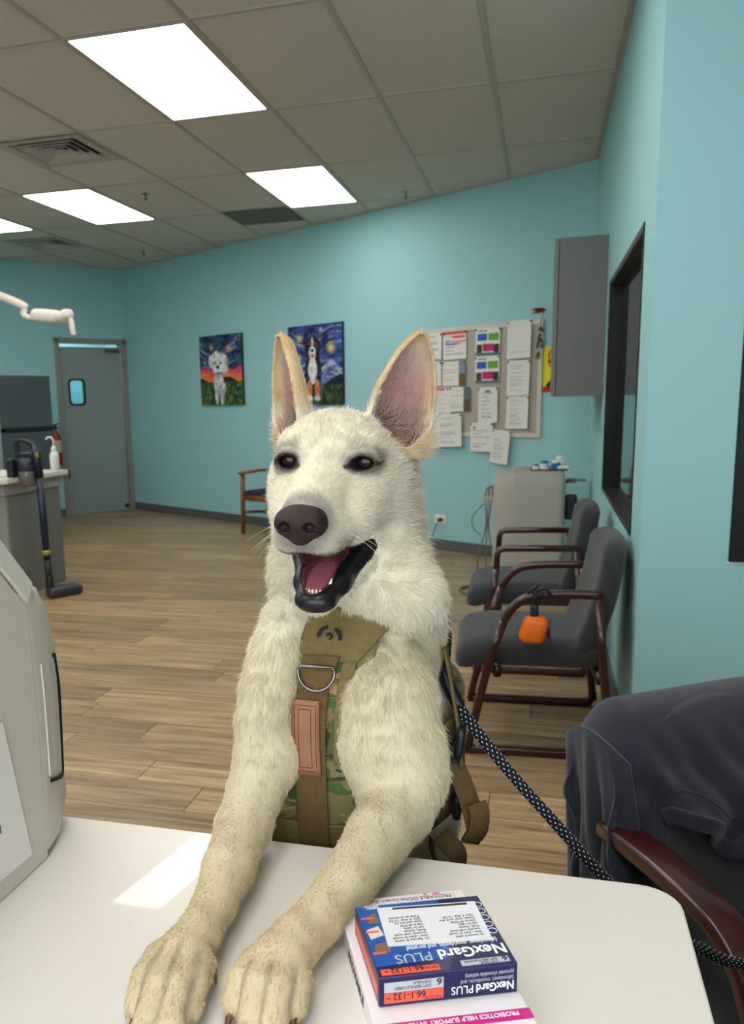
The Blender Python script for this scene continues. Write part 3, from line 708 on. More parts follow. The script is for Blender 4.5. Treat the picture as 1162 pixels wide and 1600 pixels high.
# ================================================================== chairs
def make_chair(name, label, group=None, square=False, wide=.020):
    """mahogany sled-frame armchair, faces local +x, origin on the floor"""
    t = thing(name, label, 'chair', (0, 0, 0), 0, group)
    pr = rrect(.020, .015, .5, 2); pa = rrect(wide, .014, .4, 2)
    for s in (-1, 1):
        y = s * .285
        if square: sweep('armrest', [(-.19, y, .612), (0, y, .610), (.150, y, .606), (.172, y, .598), (.180, y, .575), (.183, y, .51)], pa, M_mahog, t)
        else: sweep('armrest', smooth_path([(-.19, y, .612), (-.05, y, .612), (.06, y, .60), (.115, y, .565), (.15, y, .51)], 5), pa, M_mahog, t)
        sweep('front_leg', [(.183 if square else .15, y, .51), (.195 if square else .19, y, .40), (.235, y, .20), (.275, y, .012)], pr, M_mahog, t)
        sweep('rear_leg', [(-.175, y, .60), (-.19, y, .40), (-.235, y, .05), (-.24, y, .03)], pr, M_mahog, t)
        sweep('floor_runner', smooth_path([(-.236, y, .06), (-.225, y, .025), (-.19, y, .015), (.0, y, .015), (.285, y, .015)], 4), pr, M_mahog, t)
    sweep('cross_rail', [(.17, -.28, .315), (.17, .28, .315)], rrect(.015, .02, .5, 2), M_mahog, t)
    sweep('cross_rail', [(-.19, -.28, .30), (-.19, .28, .30)], rrect(.015, .02, .5, 2), M_mahog, t)
    def seatfn(q):
        q = q.copy(); x = q.x
        if x > .12: q.z -= (x - .12) ** 2 * 1.3
        return q
    cushion('seat', .54, .50, .105, M_fabric, t, Matrix.Translation((.055, 0, .372)), .048, .012, seatfn)
    def backfn(q):
        q = q.copy()
        q.x += -.05 * ((q.y / .26) ** 2 - 1) * -1 * .5          # gentle wrap
        f = (q.z + .23) / .46; q.y *= 1.0 - .10 * max(0, f - .35) ** 1.5 * 2
        q.z -= .06 * (abs(q.y) / .25) ** 3 * max(0, f)
        q.x -= .02 * math.sin(max(0, min(1, f)) * PI)
        return q
    Mb = Matrix.Translation((-.175, 0, .585)) @ Matrix.Rotation(math.radians(-15), 4, 'Y')
    cushion('backrest', .085, .50, .46, M_fabric, t, Mb, .04, 0, backfn)
    return t
chair = make_chair('waiting_chair', 'charcoal upholstered mahogany armchair by the right wall, nearer one with the orange pouch', 'waiting room armchairs')
chair.location = (.015, 3.385, 0); chair.rotation_euler = (0, 0, PI + .06)
ch2 = make_chair('waiting_chair', 'charcoal upholstered mahogany armchair by the right wall, farther one with squared arms', 'waiting room armchairs', True)
ch2.location = (-.02, 4.36, 0); ch2.rotation_euler = (0, 0, PI + .03)
FGC = (.467, 1.363); FGA = math.radians(-60)
ch3 = make_chair('waiting_chair', 'dark armchair at the right edge with a navy sweatshirt over its back', 'waiting room armchairs', False, .028)
ch3.location = (FGC[0], FGC[1], 0); ch3.rotation_euler = (0, 0, FGA)

# orange pouch on the near chair's arm
t = thing('waste_bag_pouch', 'bright orange pouch hanging from the nearer chair arm on a black strap', 'pouch', (.0, 3.10, .612))
tube('strap', smooth_path([(-.012, -.022, -.03), (-.012, -.026, .0), (-.012, 0, .022), (-.012, .026, .0), (-.012, .02, -.03), (-.012, .0, -.05)]), .009, M_dark, t, 8)
for k in range(5):
    rr = random.Random(k); cushion('strap_tail', .014, .012, .05, M_dark, t, Matrix.Translation((-.02 + k * .012, -.028, .022 - .018 * (k % 2))) @ Matrix.Rotation(rr.uniform(-1.2, 1.2), 4, 'Y'), .005, 0, None, 2, 2)
cushion('clip', .03, .02, .055, M_dark, t, Matrix.Translation((-.012, -.012, -.062)), .007, 0, None, 3, 3)
def pf(q):
    q = q.copy(); q.x += .004 * math.sin(q.z * 60); q.y *= 1 - .2 * abs(q.z) / .06; q.z += .003 * math.sin(q.x * 60); return q
cushion('pouch_body', .092, .055, .10, M_orange, t, Matrix.Translation((-.012, -.012, -.13)) @ Matrix.Rotation(.15, 4, 'Y'), .026, .004, pf)
lathe('pouch_mouth', [(.022, 0), (.030, .004), (.031, .010), (.022, .012)], M_dark, t, 18, Matrix.Translation((.033, -.012, -.128)) @ Matrix.Rotation(PI / 2, 4, 'Y') @ Matrix.Diagonal((1.15, .75, 1, 1)))

# sweatshirt draped over the foreground chair
M_sweat = mat('navy_sweatshirt_cotton', (43, 45, 54), .95, .15, bump=.5, bscale=900, var=.10, vscale=30, sheen=.25)
jk = thing('sweatshirt', 'dark navy sweatshirt draped over the back of the nearest armchair', 'sweatshirt', (FGC[0], FGC[1], 0), FGA)
def drape():
    """local chair frame: backrest top near x -.27, z .79; y from -.295 (picture left) to .30"""
    nu, nv = 110, 90; verts = []; faces = []
    for i in range(nu + 1):
        a = i / nu; y = -.290 + a * .59
        edge = max(0, 1 - (y + .290) / .06); er = max(0, (y - .22) / .08)
        ztop = .806 - .050 * edge ** 2 - .05 * er ** 2 - .010 * max(0, -y / .29)
        e = max(0, min(1, (y + .255) / .045)); e = e * e * (3 - 2 * e)
        front_len = .42 * (1 - e) + e * (.205 + .075 * math.exp(-((y + .075) / .055) ** 2) + .045 * (y > -.02) * (1 - math.exp(-(y + .02) * 20)))
        rear_len = .42
        for j in range(nv + 1):
            b_ = j / nv * 2 - 1
            L = front_len if b_ > 0 else rear_len; s = abs(b_) * L; r = .060
            if s < r * PI / 2: th = s / r; x = math.copysign(r * math.sin(th), b_); z = ztop - r * (1 - math.cos(th))
            else: x = math.copysign(r, b_); z = ztop - r - (s - r * PI / 2)
            f = min(1, max(0, s - .05) / .10); lean = (.80 - z) * .25
            hemf = max(0, 1 - (L - s) / .09) if b_ > 0 else 0
            fold = .009 * math.sin(y * 48 + z * 26) * (.4 + .6 * math.sin(z * 31 + y * 7) ** 2) + .008 * math.sin(y * 26 - z * 44 + 1) + .004 * math.sin(y * 97 + z * 60) + hemf * (.014 * math.sin(y * 42 + 2) + .010)
            x2 = -.262 + x + lean + f * fold; y2 = y + f * .008 * math.sin(z * 38 + b_ * 3) - .022 * edge * f
            verts.append((x2, y2, z + .004 * math.sin(y * 20) * f))
    for i in range(nu):
        for j in range(nv):
            q = i * (nv + 1) + j; faces.append((q, q + 1, q + nv + 2, q + nv + 1))
    return verts, faces
vs, fs = drape(); bd = link_mesh('garment_body', vs, fs, M_sweat, jk, True)
md = bd.modifiers.new('s', 'SOLIDIFY'); md.thickness = .005; md.offset = 0
hem = [vs[i * 91 + 90] for i in range(14, 111, 2)]
sweep('hem_band', [(x + .003, y, z + .004) for x, y, z in hem], rrect(.005, .014, .6, 2), M_sweat, jk)
seam = [vs[i * 91 + 90 - 9] for i in range(20, 111, 2)]
sweep('hem_seam', [(x + .004, y, z) for x, y, z in seam], circ(.0016, 6), M_sweat, jk)
# side of the garment and its sleeve hanging over the left end of the backrest
vs2, fs2 = [], []; na, nb = 40, 50
for i in range(na + 1):
    a = i / na
    for j in range(nb + 1):
        b_ = j / nb; x = -.333 + .150 * a; xc = (a - .5) * 2
        z = (.757 - .030 * xc ** 2) * (1 - b_) + (.33 + .05 * a) * b_
        out = .004 + .016 * math.sin(b_ * PI * .5) * (1 - .35 * xc * xc) + min(1, b_ * 2.2) * (.010 * math.sin(a * 17 + b_ * 2.2) + .005 * math.sin(a * 31 - b_ * 4))
        vs2.append((x + .03 * b_ * (a - .2) + (.80 - z) * .20, -.288 - out + .02 * max(0, xc) ** 2 * 1.0, z))
for i in range(na):
    for j in range(nb): q = i * (nb + 1) + j; fs2.append((q, q + 1, q + nb + 2, q + nb + 1))
sl = link_mesh('sleeve', vs2, fs2, M_sweat, jk, True); md = sl.modifiers.new('s', 'SOLIDIFY'); md.thickness = .006; md.offset = 0

# wooden chair at the far wall, half hidden by the dog
t = thing('wooden_armchair', 'brown wooden armchair with a blue seat against the far wall, left of the dog', 'chair', (-2.56, 8.20, 0), math.radians(-122))
for s in (-1, 1):
    y = s * .25
    sweep('front_leg', [(.24, y, 0), (.22, y, .60)], rrect(.018, .018, .4, 2), M_oakwood, t)
    sweep('rear_leg', [(-.27, y, 0), (-.22, y, .40), (-.28, y, .85)], rrect(.018, .016, .4, 2), M_oakwood, t)
    sweep('armrest', [(-.24, y, .62), (.0, y, .625), (.26, y, .61)], rrect(.028, .013, .5, 2), M_oakwood, t)
    sweep('side_rail', [(-.23, y, .18), (.23, y, .22)], rrect(.01, .015, .4, 2), M_oakwood, t)
    sweep('seat_rail', [(-.22, y, .36), (.23, y, .37)], rrect(.012, .03, .4, 2), M_oakwood, t)
sweep('seat_rail', [(.23, -.25, .37), (.23, .25, .37)], rrect(.012, .03, .4, 2), M_oakwood, t)
sweep('back_rail', [(-.275, -.25, .82), (-.295, 0, .83), (-.275, .25, .82)], rrect(.012, .04, .4, 2), M_oakwood, t)
cushion('seat', .46, .48, .05, M_blue_pad, t, Matrix.Translation((.0, 0, .415)), .02, .008)
cushion('back_pad', .035, .44, .22, M_blue_pad, t, Matrix.Translation((-.262, 0, .66)) @ Matrix.Rotation(-.13, 4, 'Y'), .015)

# ================================================================== left side: island, vacuum, fridge ...
isl = thing('island_counter', 'grey laminate service island with an off-white top at the left edge', 'counter', (-3.49, 5.40, 0))
L0 = lambda x, y, z: (x + 3.49, y - 5.40, z)
M_isl = mat('island_panel', (110, 110, 108), .5, var=.03, vscale=40)
box('end_panel', L0(-3.52, 5.06, 0), L0(-3.49, 5.72, .765), M_isl, isl, .002)
box('corner_post', L0(-3.60, 5.03, 0), L0(-3.488, 5.06, .765), M_lam_light, isl, .002)
box('end_panel', L0(-5.3, 5.06, 0), L0(-5.27, 5.69, .765), M_isl, isl, .002)
box('back_panel', L0(-5.3, 5.69, 0), L0(-3.52, 5.72, .765), M_isl, isl)
box('shelf_panel', L0(-5.3, 5.07, .28), L0(-3.52, 5.69, .30), M_lam_light, isl)
box('top_apron', L0(-5.3, 5.01, .725), L0(-3.475, 5.74, .805), M_lam_light, isl, .003)
bm = bmesh.new(); add_prism(bm, [L0(-5.3, 4.94, 0)[:2], L0(-3.50, 4.94, 0)[:2], L0(-3.44, 5.0, 0)[:2], L0(-3.44, 5.78, 0)[:2], L0(-5.3, 5.78, 0)[:2]], .805, .842)
from_bm('worktop', bm, mat('worktop_offwhite', (214, 210, 198), .4), isl, False, .008)
for k in range(3):
    lathe('pipe_fitting', [(.0, 0), (.03, 0), (.032, .02), (.018, .03), (.018, .07), (.0, .07)], M_chrome, isl, 14, Matrix.Translation(L0(-3.67 - .0 * k, 5.2, .34 + .07 * k)) @ Matrix.Rotation(PI / 2, 4, 'X'))
t = thing('paper_stack', 'white papers lying on the island worktop at the left edge', 'papers', (-3.72, 5.2, .842))
for k in range(3): box('sheet', (-.25, -.14, .003 * k), (.18 - .02 * k, .12, .003 * k + .0025), mat('sheet_tint', (205, 214, 212), .7), t, 0, Matrix.Rotation(.08 * k, 4, 'Z'))
# stick vacuum standing against the island
vac = thing('stick_vacuum', 'navy cordless stick vacuum leaning against the grey island panel', 'vacuum cleaner', (-3.25, 5.20, 0))
V0 = lambda x, y, z: (x + 3.25, y - 5.20, z)
cushion('floor_head', .25, .105, .07, mat('vacuum_head_grey', (48, 52, 60), .4), vac, Matrix.Translation(V0(-3.215, 5.235, .036)) @ Matrix.Rotation(math.radians(58), 4, 'Z'), .025, .006)
cushion('joint', .05, .05, .12, M_dark, vac, Matrix.Translation(V0(-3.285, 5.17, .10)), .02)
tube('neck', [V0(-3.285, 5.17, .08), V0(-3.290, 5.17, .27)], .024, M_dark, vac, 12)
tube('collar', [V0(-3.290, 5.17, .30), V0(-3.292, 5.17, .335)], .028, mat('yellow_button', (150, 144, 40), .5), vac, 12)
tube('wand', [V0(-3.290, 5.17, .27), V0(-3.302, 5.17, .87)], .025, M_navy, vac, 14)
tube('inner_tube', [V0(-3.301, 5.17, .84), V0(-3.310, 5.17, 1.06)], .030, mat('vac_dark_navy', (20, 26, 40), .4), vac, 14)
lathe('dust_cup', [(.040, 0), (.058, .02), (.062, .10), (.058, .11)], mat('smoky_clear_cup', (104, 100, 96), .15), vac, 20, Matrix.Translation(V0(-3.39, 5.165, .775)))
lathe('motor_housing', [(.06, 0), (.066, .01), (.064, .07), (.05, .09)], mat('vacuum_motor_purple_grey', (46, 44, 60), .35), vac, 20, Matrix.Translation(V0(-3.39, 5.165, .882)))
sweep('handle', smooth_path([V0(-3.315, 5.165, 1.045), V0(-3.36, 5.165, 1.075), V0(-3.42, 5.165, 1.085), V0(-3.455, 5.165, 1.06), V0(-3.45, 5.165, .97)], 5), rrect(.018, .016, .5, 2), M_dark, vac)
cushion('battery', .05, .07, .13, M_dark, vac, Matrix.Translation(V0(-3.462, 5.10, .905)), .012)
cushion('upper_grip', .11, .045, .05, M_dark, vac, Matrix.Translation(V0(-3.385, 5.165, .985)), .015)
box('yellow_tab', V0(-3.295, 5.135, .975), V0(-3.28, 5.15, 1.01), mat('yellow_button', (150, 144, 40), .5), vac, .002)
# squeeze bottle
t = thing('squeeze_bottle', 'white squeeze bottle with a bent spout on the island worktop', 'bottle', (-3.475, 5.66, .842))
lathe('bottle_body', [(.030, 0), (.033, .004), (.033, .115), (.026, .135), (.015, .142)], mat('milky_plastic', (222, 226, 226), .35), t, 20)
lathe('cap', [(.018, .142), (.018, .17), (.010, .176), (.006, .19)], M_white_plastic, t, 16)
tube('spout', smooth_path([(0, 0, .185), (0, 0, .225), (-.015, 0, .245), (-.045, 0, .245), (-.062, 0, .23)]), .0055, M_white_plastic, t, 8)
# fridge
fr = thing('fridge', 'dark stainless top-freezer fridge behind the island counter', 'fridge', (-5.05, 7.36, 0), math.radians(74))
box('cabinet', (-.34, -.30, .02), (.30, .33, 1.60), M_dark, fr, .01)
box('fridge_door', (-.335, -.365, .06), (.30, -.305, 1.085), M_steel, fr, .012)
box('freezer_door', (-.335, -.365, 1.115), (.30, -.305, 1.605), M_steel, fr, .012)
box('handle_recess', (-.28, -.372, 1.085), (.29, -.31, 1.118), mat('handle_black', (8, 10, 12), .4), fr, .006)
box('edge_trim', (-.345, -.36, .06), (-.333, -.30, 1.60), M_steel_l, fr)
box('base_grille', (-.33, -.34, 0), (.30, .30, .06), M_dark, fr)
# fire extinguisher on the door wall
p = dpt(1.035, .075)
t = thing('fire_extinguisher', 'red fire extinguisher hung between the fridge and the grey door', 'fire extinguisher', (p.x, p.y, .62))
lathe('cylinder', [(.05, 0), (.062, .02), (.062, .32), (.05, .37), (.025, .40), (.02, .43)], mat('extinguisher_red', (150, 30, 28), .35), t, 20)
lathe('label_band', [(.0635, .16), (.0635, .30)], mat('extinguisher_label', (200, 190, 176), .6), t, 20)
lathe('valve', [(.02, .42), (.022, .47), (.012, .49)], M_dark, t, 12)
sweep('lever', [(-.01, 0, .475), (.08, -.03, .50)], rrect(.012, .005, .4, 1), M_dark, t)
sweep('carry_handle', [(-.01, 0, .455), (.075, -.03, .45)], rrect(.012, .005, .4, 1), M_dark, t)
tube('hose', smooth_path([(.0, 0, .46), (-.055, -.03, .44), (-.075, -.04, .32), (-.07, -.04, .15)]), .010, M_dark, t, 8)
box('wall_bracket', (-.02, .05, .25), (.02, .08, .30), M_dark, t, 0)
# exam lamp on a ceiling arm
M_lampw = mat('lamp_white_enamel', (236, 228, 218), .35)
t = thing('exam_lamp', 'white swing-arm exam lamp reaching in from the left edge', 'exam lamp', (-3.6, 3.5, HC))
Z0 = lambda x, y, z: (x + 3.6, y - 3.5, z - HC)
lathe('ceiling_mount', [(.06, 0), (.06, -.03), (.03, -.06)], M_lampw, t, 20)
tube('drop_tube', [(0, 0, -.02), (0, 0, -.72)], .022, M_lampw, t, 14)
tube('swing_arm', smooth_path([Z0(-3.6, 3.5, 2.21), Z0(-3.28, 3.86, 2.095), Z0(-2.86, 4.17, 1.915), Z0(-2.715, 4.20, 1.853), Z0(-2.685, 4.205, 1.832)]), .021, M_lampw, t, 14)
tube('elbow', smooth_path([Z0(-2.69, 4.205, 1.83), Z0(-2.70, 4.20, 1.80), Z0(-2.672, 4.205, 1.785), Z0(-2.63, 4.21, 1.782)]), .015, M_lampw, t, 12)
cushion('lamp_head', .155, .15, .062, M_lampw, t, Matrix.Translation(Z0(-2.565, 4.23, 1.785)) @ Matrix.Rotation(.12, 4, 'Y'), .028, .006)
cushion('lens_ring', .06, .06, .05, M_lampw, t, Matrix.Translation(Z0(-2.47, 4.255, 1.795)), .02)
lathe('sterile_grip', [(.014, 0), (.016, -.03), (.014, -.085), (.012, -.09)], M_lampw, t, 14, Matrix.Translation(Z0(-2.455, 4.26, 1.775)) @ Matrix.Rotation(-.14, 4, 'Y'))

# ================================================================== reception counter
CZT = .86
M_quartz = bpy.data.materials.new('speckled_white_quartz'); M_quartz.use_nodes = True; nt = M_quartz.node_tree; b = nt.nodes['Principled BSDF']
tc = nt.nodes.new('ShaderNodeTexCoord'); vo = nt.nodes.new('ShaderNodeTexVoronoi'); vo.inputs['Scale'].default_value = 380; nt.links.new(tc.outputs['Object'], vo.inputs[0])
n0 = nt.nodes.new('ShaderNodeTexNoise'); n0.inputs['Scale'].default_value = 160; nt.links.new(tc.outputs['Object'], n0.inputs[0])
ma = nt.nodes.new('ShaderNodeMath'); ma.operation = 'MULTIPLY_ADD'; ma.inputs[1].default_value = .9; nt.links.new(n0.outputs[0], ma.inputs[0]); nt.links.new(vo.outputs['Distance'], ma.inputs[2])
rp = nt.nodes.new('ShaderNodeValToRGB'); e = rp.color_ramp.elements; e[0].position = .44; e[0].color = (*lin((186, 178, 168)), 1); e[1].position = .50; e[1].color = (*lin((210, 205, 197)), 1); nt.links.new(ma.outputs[0], rp.inputs[0])
nt.links.new(rp.outputs[0], b.inputs['Base Color']); b.inputs['Roughness'].default_value = .28
ct = thing('reception_counter', 'white speckled quartz reception counter across the foreground', 'counter', (-.30, .50, 0))
Q = lambda x, y: (x + .30, y - .50)
arc = [(.131 - .035 + .035 * math.sin(a), .783 - .035 + .035 * math.cos(a)) for a in [PI / 2 * i / 6 for i in range(7)]]
poly = [Q(-1.9, .783)] + [Q(*p) for p in arc] + [Q(.131, .603), Q(1.2, .603), Q(1.2, .12), Q(-1.9, .12)]
bm = bmesh.new(); add_prism(bm, poly[::-1], CZT - .032, CZT); wt = from_bm('worktop', bm, M_quartz, ct, False, .002)
box('front_panel', (*Q(-1.9, .64), .0), (*Q(.05, .68), CZT - .032), M_lam, ct)
box('side_panel', (*Q(.02, .20), .0), (*Q(.05, .64), CZT - .032), M_lam, ct)
box('shelf', (*Q(-1.9, .30), .55), (*Q(.02, .64), .57), M_lam, ct)
box('toe_board', (*Q(-1.9, .62), .0), (*Q(.05, .645), .10), M_dark, ct)
box('front_panel', (*Q(.05, .50), .0), (*Q(1.2, .53), CZT - .032), M_lam, ct)

# printer
pr = thing('office_printer', 'large light grey office printer on the counter at the left edge', 'printer', (-.60, .50, CZT))
PQ = lambda x, y, z: (x + .60, y - .50, z - CZT)
M_prn = mat('printer_grey_plastic', (196, 193, 182), .45)
M_prn2 = mat('printer_cover_plastic', (204, 202, 192), .42)
prof_in = [(.699, .860), (.699, .875), (.7015, 1.0), (.699, 1.120), (.665, 1.158), (.56, 1.262), (.30, 1.262), (.30, .860)]
bm = bmesh.new()
A = [bm.verts.new(PQ(-.47, y, z)) for y, z in prof_in]; B = [bm.verts.new(PQ(-.86, y, z)) for y, z in prof_in]
bm.faces.new(A); bm.faces.new(B[::-1])
for i in range(len(A)): bm.faces.new((A[i], B[i], B[(i + 1) % len(A)], A[(i + 1) % len(A)]))
from_bm('side_housing', bm, M_prn, pr, False, .002)
# top cover, its edge flush with the side
cov = [(.704, 1.128), (.7105, 1.1415), (.665, 1.192), (.56, 1.30), (.30, 1.30), (.30, 1.264), (.5605, 1.264), (.6658, 1.1600), (.699, 1.1245)]
bm = bmesh.new(); A = [bm.verts.new(PQ(-.469, y, z)) for y, z in cov]; B = [bm.verts.new(PQ(-.86, y, z)) for y, z in cov]
bm.faces.new(A); bm.faces.new(B[::-1])
for i in range(len(A)): bm.faces.new((A[i], B[i], B[(i + 1) % len(A)], A[(i + 1) % len(A)]))
from_bm('top_cover', bm, M_prn2, pr, False, .002)
# bulging front: rows (z, (x,y) at seam, mid, outer)
rows = [(.868, (-.4705, .702), (-.480, .738), (-.500, .776), (-.56, .784)), (.886, (-.4705, .702), (-.479, .742), (-.498, .784), (-.56, .794)), (.935, (-.4705, .703), (-.479, .742), (-.497, .780), (-.56, .792)),
        (.955, (-.4705, .703), (-.479, .743), (-.497, .783), (-.56, .795)), (1.02, (-.4705, .7035), (-.478, .744), (-.496, .785), (-.56, .797)), (1.065, (-.4705, .703), (-.478, .740), (-.495, .779), (-.56, .792)),
        (1.085, (-.4705, .7025), (-.477, .736), (-.494, .772), (-.56, .786)), (1.11, (-.4705, .702), (-.476, .728), (-.491, .757), (-.56, .772)), (1.129, (-.4705, .703), (-.476, .722), (-.489, .744), (-.56, .757)), (1.136, (-.4705, .706), (-.476, .716), (-.488, .730), (-.56, .735))]
def front_patch(name, rws, lo, hi, m, outx=True, xshift=0.0):
    bm = bmesh.new(); G = []
    for z, *q in rws:
        pts = [Vector((x, y, z)) for x, y in q]; row = []
        for a, c in zip(pts, pts[1:]):
            for k in range(4): row.append(a.lerp(c, k / 4))
        row.append(pts[-1]); row.append(Vector((-.86, row[-1].y + .003, z))); row.append(Vector((-.86, .66, z))); row.append(Vector((-.472, .66, z)))
        G.append([bm.verts.new(PQ(*p)) for p in row])
    for a, c in zip(G, G[1:]):
        for i in range(len(a)): bm.faces.new((a[i], a[(i + 1) % len(a)], c[(i + 1) % len(a)], c[i]))
    bm.faces.new(G[0][::-1]); bm.faces.new(G[-1]); o = from_bm(name, bm, m, pr, False); shade_auto(o.data, 30); return o
front_patch('front_cover', rows, 0, 0, M_prn2)
# recessed hand grip with its dark gap
def fy(z, f):
    """point on the bulging front at height z; f 0 seam .. 1 mid .. 2 outer"""
    for a, c in zip(rows, rows[1:]):
        if a[0] <= z <= c[0]:
            t = (z - a[0]) / (c[0] - a[0]); k = int(min(1, f)); g = f - k
            P = [Vector(a[1 + i]).lerp(Vector(c[1 + i]), t) for i in (k, k + 1)]; q = P[0].lerp(P[1], g); return Vector((q.x, q.y, z))
tr = Vector((.0012, .0006, 0))
flap = [fy(z, .35) for z in (.940, .97, 1.0, 1.03, 1.058)]; flap2 = [fy(z, 1.42) for z in (.922, .96, 1.0, 1.03, 1.052)]
bm = bmesh.new(); a_ = [bm.verts.new(PQ(*(p + tr))) for p in flap]; b_ = [bm.verts.new(PQ(*(p + tr))) for p in flap2]; a2 = [bm.verts.new(PQ(*(p - tr))) for p in flap]; b3 = [bm.verts.new(PQ(*(p - tr))) for p in flap2]
for i in range(4):
    bm.faces.new((a_[i], b_[i], b_[i + 1], a_[i + 1])); bm.faces.new((b_[i], b3[i], b3[i + 1], b_[i + 1])); bm.faces.new((a2[i], a_[i], a_[i + 1], a2[i + 1]))
bm.faces.new((a_[0], a2[0], b3[0], b_[0])); bm.faces.new((a_[4], b_[4], b3[4], a2[4])); from_bm('grip_flap', bm, M_prn2, pr)
gap = [fy(1.056, 1.44), fy(1.02, 1.50), fy(.98, 1.52), fy(.94, 1.54), fy(.926, 1.48), fy(.924, 1.2), fy(.929, .8), fy(.934, .40)]
tube('grip_gap', smooth_path([PQ(*(p + Vector((.001, .0005, 0)))) for p in gap], 4), .0024, M_black, pr, 6)
# sheet of paper taped to the printer's side
t = thing('taped_sheet', 'white sheet of paper taped to the side of the grey printer', 'paper', (-.469, .60, CZT))
bm = bmesh.new(); pts = [(.6685, .8805), (.6415, 1.026), (.46, 1.03), (.47, .886)]
A = [bm.verts.new((.0015, y - .60, z - CZT)) for y, z in pts]; B = [bm.verts.new((.0003, y - .60, z - CZT)) for y, z in pts]
bm.faces.new(A); bm.faces.new(B[::-1])
for i in range(4): bm.faces.new((A[i], B[i], B[(i + 1) % 4], A[(i + 1) % 4]))
from_bm('sheet', bm, mat('taped_paper_white', (222, 220, 216), .6), t)
box('printed_mark', (.0016, .0195, .066), (.0019, .0245, .074), mat('grey_ink', (110, 110, 112), .7), t)

# ---- the two medicine boxes
YAW = math.atan2(.0402, .0943)
def bframe(p): return Matrix.Translation(p) @ Matrix.Rotation(YAW, 4, 'Z')
M_pinkw = mat('white_carton', (226, 220, 222), .35, coat=.2)
M_pink = mat('pink_print', (226, 120, 176), .4); M_mag = mat('magenta_print', (196, 30, 128), .4); M_ink = mat('black_print', (40, 38, 44), .5)
M_nvy = mat('navy_carton', (8, 14, 72), .35, coat=.1); M_blu = mat('blue_print', (8, 78, 160), .35, coat=.1)
M_wht = mat('white_print', (238, 238, 240), .4); M_red = mat('orange_red_print', (240, 88, 60), .4); M_sil = mat('silver_print', (178, 180, 188), .35); M_label = mat('white_sticker', (212, 213, 218), .35)
# local frame: x to the right along the far edge, y towards the far side; origin at near-left floor corner
o1 = Vector((-.1615, .6591, CZT)); ex = Vector((math.cos(YAW), math.sin(YAW), 0)); ey = Vector((-math.sin(YAW), math.cos(YAW), 0))
Ld, Wd, Hd = .185, .112, .020
lowp = o1 - ey * Ld
low = thing('probiotic_carton', 'pink and white flat carton lying on the counter under the blue box', 'carton', tuple(lowp), YAW)
box('carton', (0, 0, 0), (Wd, Ld, Hd), M_pinkw, low, .0008)
R180 = Matrix.Rotation(PI, 4, 'Z')
def top_text(s, x, y, z, size, m, parent, sx=1.0, name='lettering', bold=0.0, depth=.0001, spacing=1.0):
    """upside-down to the viewer: starts at its right end x,y and runs to the left"""
    return text_mesh(name, s, size, m, parent, Matrix.Translation((x, y, z)) @ R180, depth, 'LEFT', spacing, sx, bold)
def front_text(s, x, z, size, m, parent, sx=1.0, y=-.0004, name='lettering', bold=0.0, spacing=1.0):
    """printed on the near face, upside-down"""
    return text_mesh(name, s, size, m, parent, Matrix.Translation((x, y, z)) @ Matrix.Rotation(PI / 2, 4, 'X') @ R180, .0001, 'LEFT', spacing, sx, bold)
for k, (cx, cy, r) in enumerate(((.006, .181, .007), (.016, .180, .006), (.006, .170, .009), (.026, .182, .004), (.088, .181, .007), (.078, .183, .005))):
    r2 = min(r, Ld - cy - .0003, cx - .0003 if cx < .05 else 1)
    lathe('pink_dot', [(r2, 0), (r2, .0003)], M_pink, low, 16, Matrix.Translation((cx, cy, Hd - .0001)))
box('title_frame', (.010, Ld - .0125, Hd), (.103, Ld - .004, Hd + .0002), M_mag, low)
box('title_field', (.0105, Ld - .0119, Hd + .0001), (.1025, Ld - .0046, Hd + .0004), M_pinkw, low)
top_text('PROVIABLE-DC', .100, Ld - .0055, Hd + .0005, .0062, M_ink, low, .9)
top_text('Net Content 10 capsules', .062, Ld - .0055, Hd + .0005, .0052, M_ink, low, .85)
box('magenta_band', (.0, .022, Hd - .0001), (Wd, .0325, Hd + .0003), M_mag, low)
top_text('PROBIOTICS HELP SUPPORT INTESTINAL HEALTH', Wd - .009, .0305, Hd + .0004, .0060, M_wht, low, .86, bold=.012)
top_text('DIE', .094, .018, Hd + .0002, .0075, M_ink, low, .9)
def side_text(s, y, z, size, m, parent): # left face, reads when seen from the left
    return text_mesh('lettering', s, size, m, parent, Matrix.Translation((-.0004, y, z)) @ Matrix.Rotation(-PI / 2, 4, 'Z') @ Matrix.Rotation(PI / 2, 4, 'X'), .0001, 'LEFT', 1.0, 1.1, .01)
side_text('PROVIABLE', .130, .005, .011, M_ink, low)
# blue box
Wb, Lb, Hb = .103, .088, .0235
o2 = Vector((-.1365, .6178, CZT + Hd)); bp0 = o2 - ey * Lb + ex * .000
blue = thing('tablet_box', 'dark blue medicine box with a white pharmacy label on top of the pink carton', 'box', tuple(bp0 + Vector((0, 0, .0004))), YAW)
box('carton', (0, 0, 0), (Wb, Lb, Hb), M_nvy, blue, .0008)
bm = bmesh.new(); add_prism(bm, [(.001, .012), (.055, .014), (.066, .045), (.068, Lb - .001), (.001, Lb - .001)], Hb, Hb + .00015); from_bm('blue_field', bm, M_blu, blue)
box('white_label', (.016, .0315, Hb + .0001), (.096, .0815, Hb + .0006), M_label, blue, 0, Matrix.Translation((.055, .056, 0)) @ Matrix.Rotation(-.05, 4, 'Z') @ Matrix.Translation((-.055, -.056, 0)))
box('label_bar', (.028, .0775, Hb + .0006), (.089, .0800, Hb + .0008), M_ink, blue, 0, Matrix.Translation((.055, .056, 0)) @ Matrix.Rotation(-.05, 4, 'Z') @ Matrix.Translation((-.055, -.056, 0)))
rr = random.Random(4)
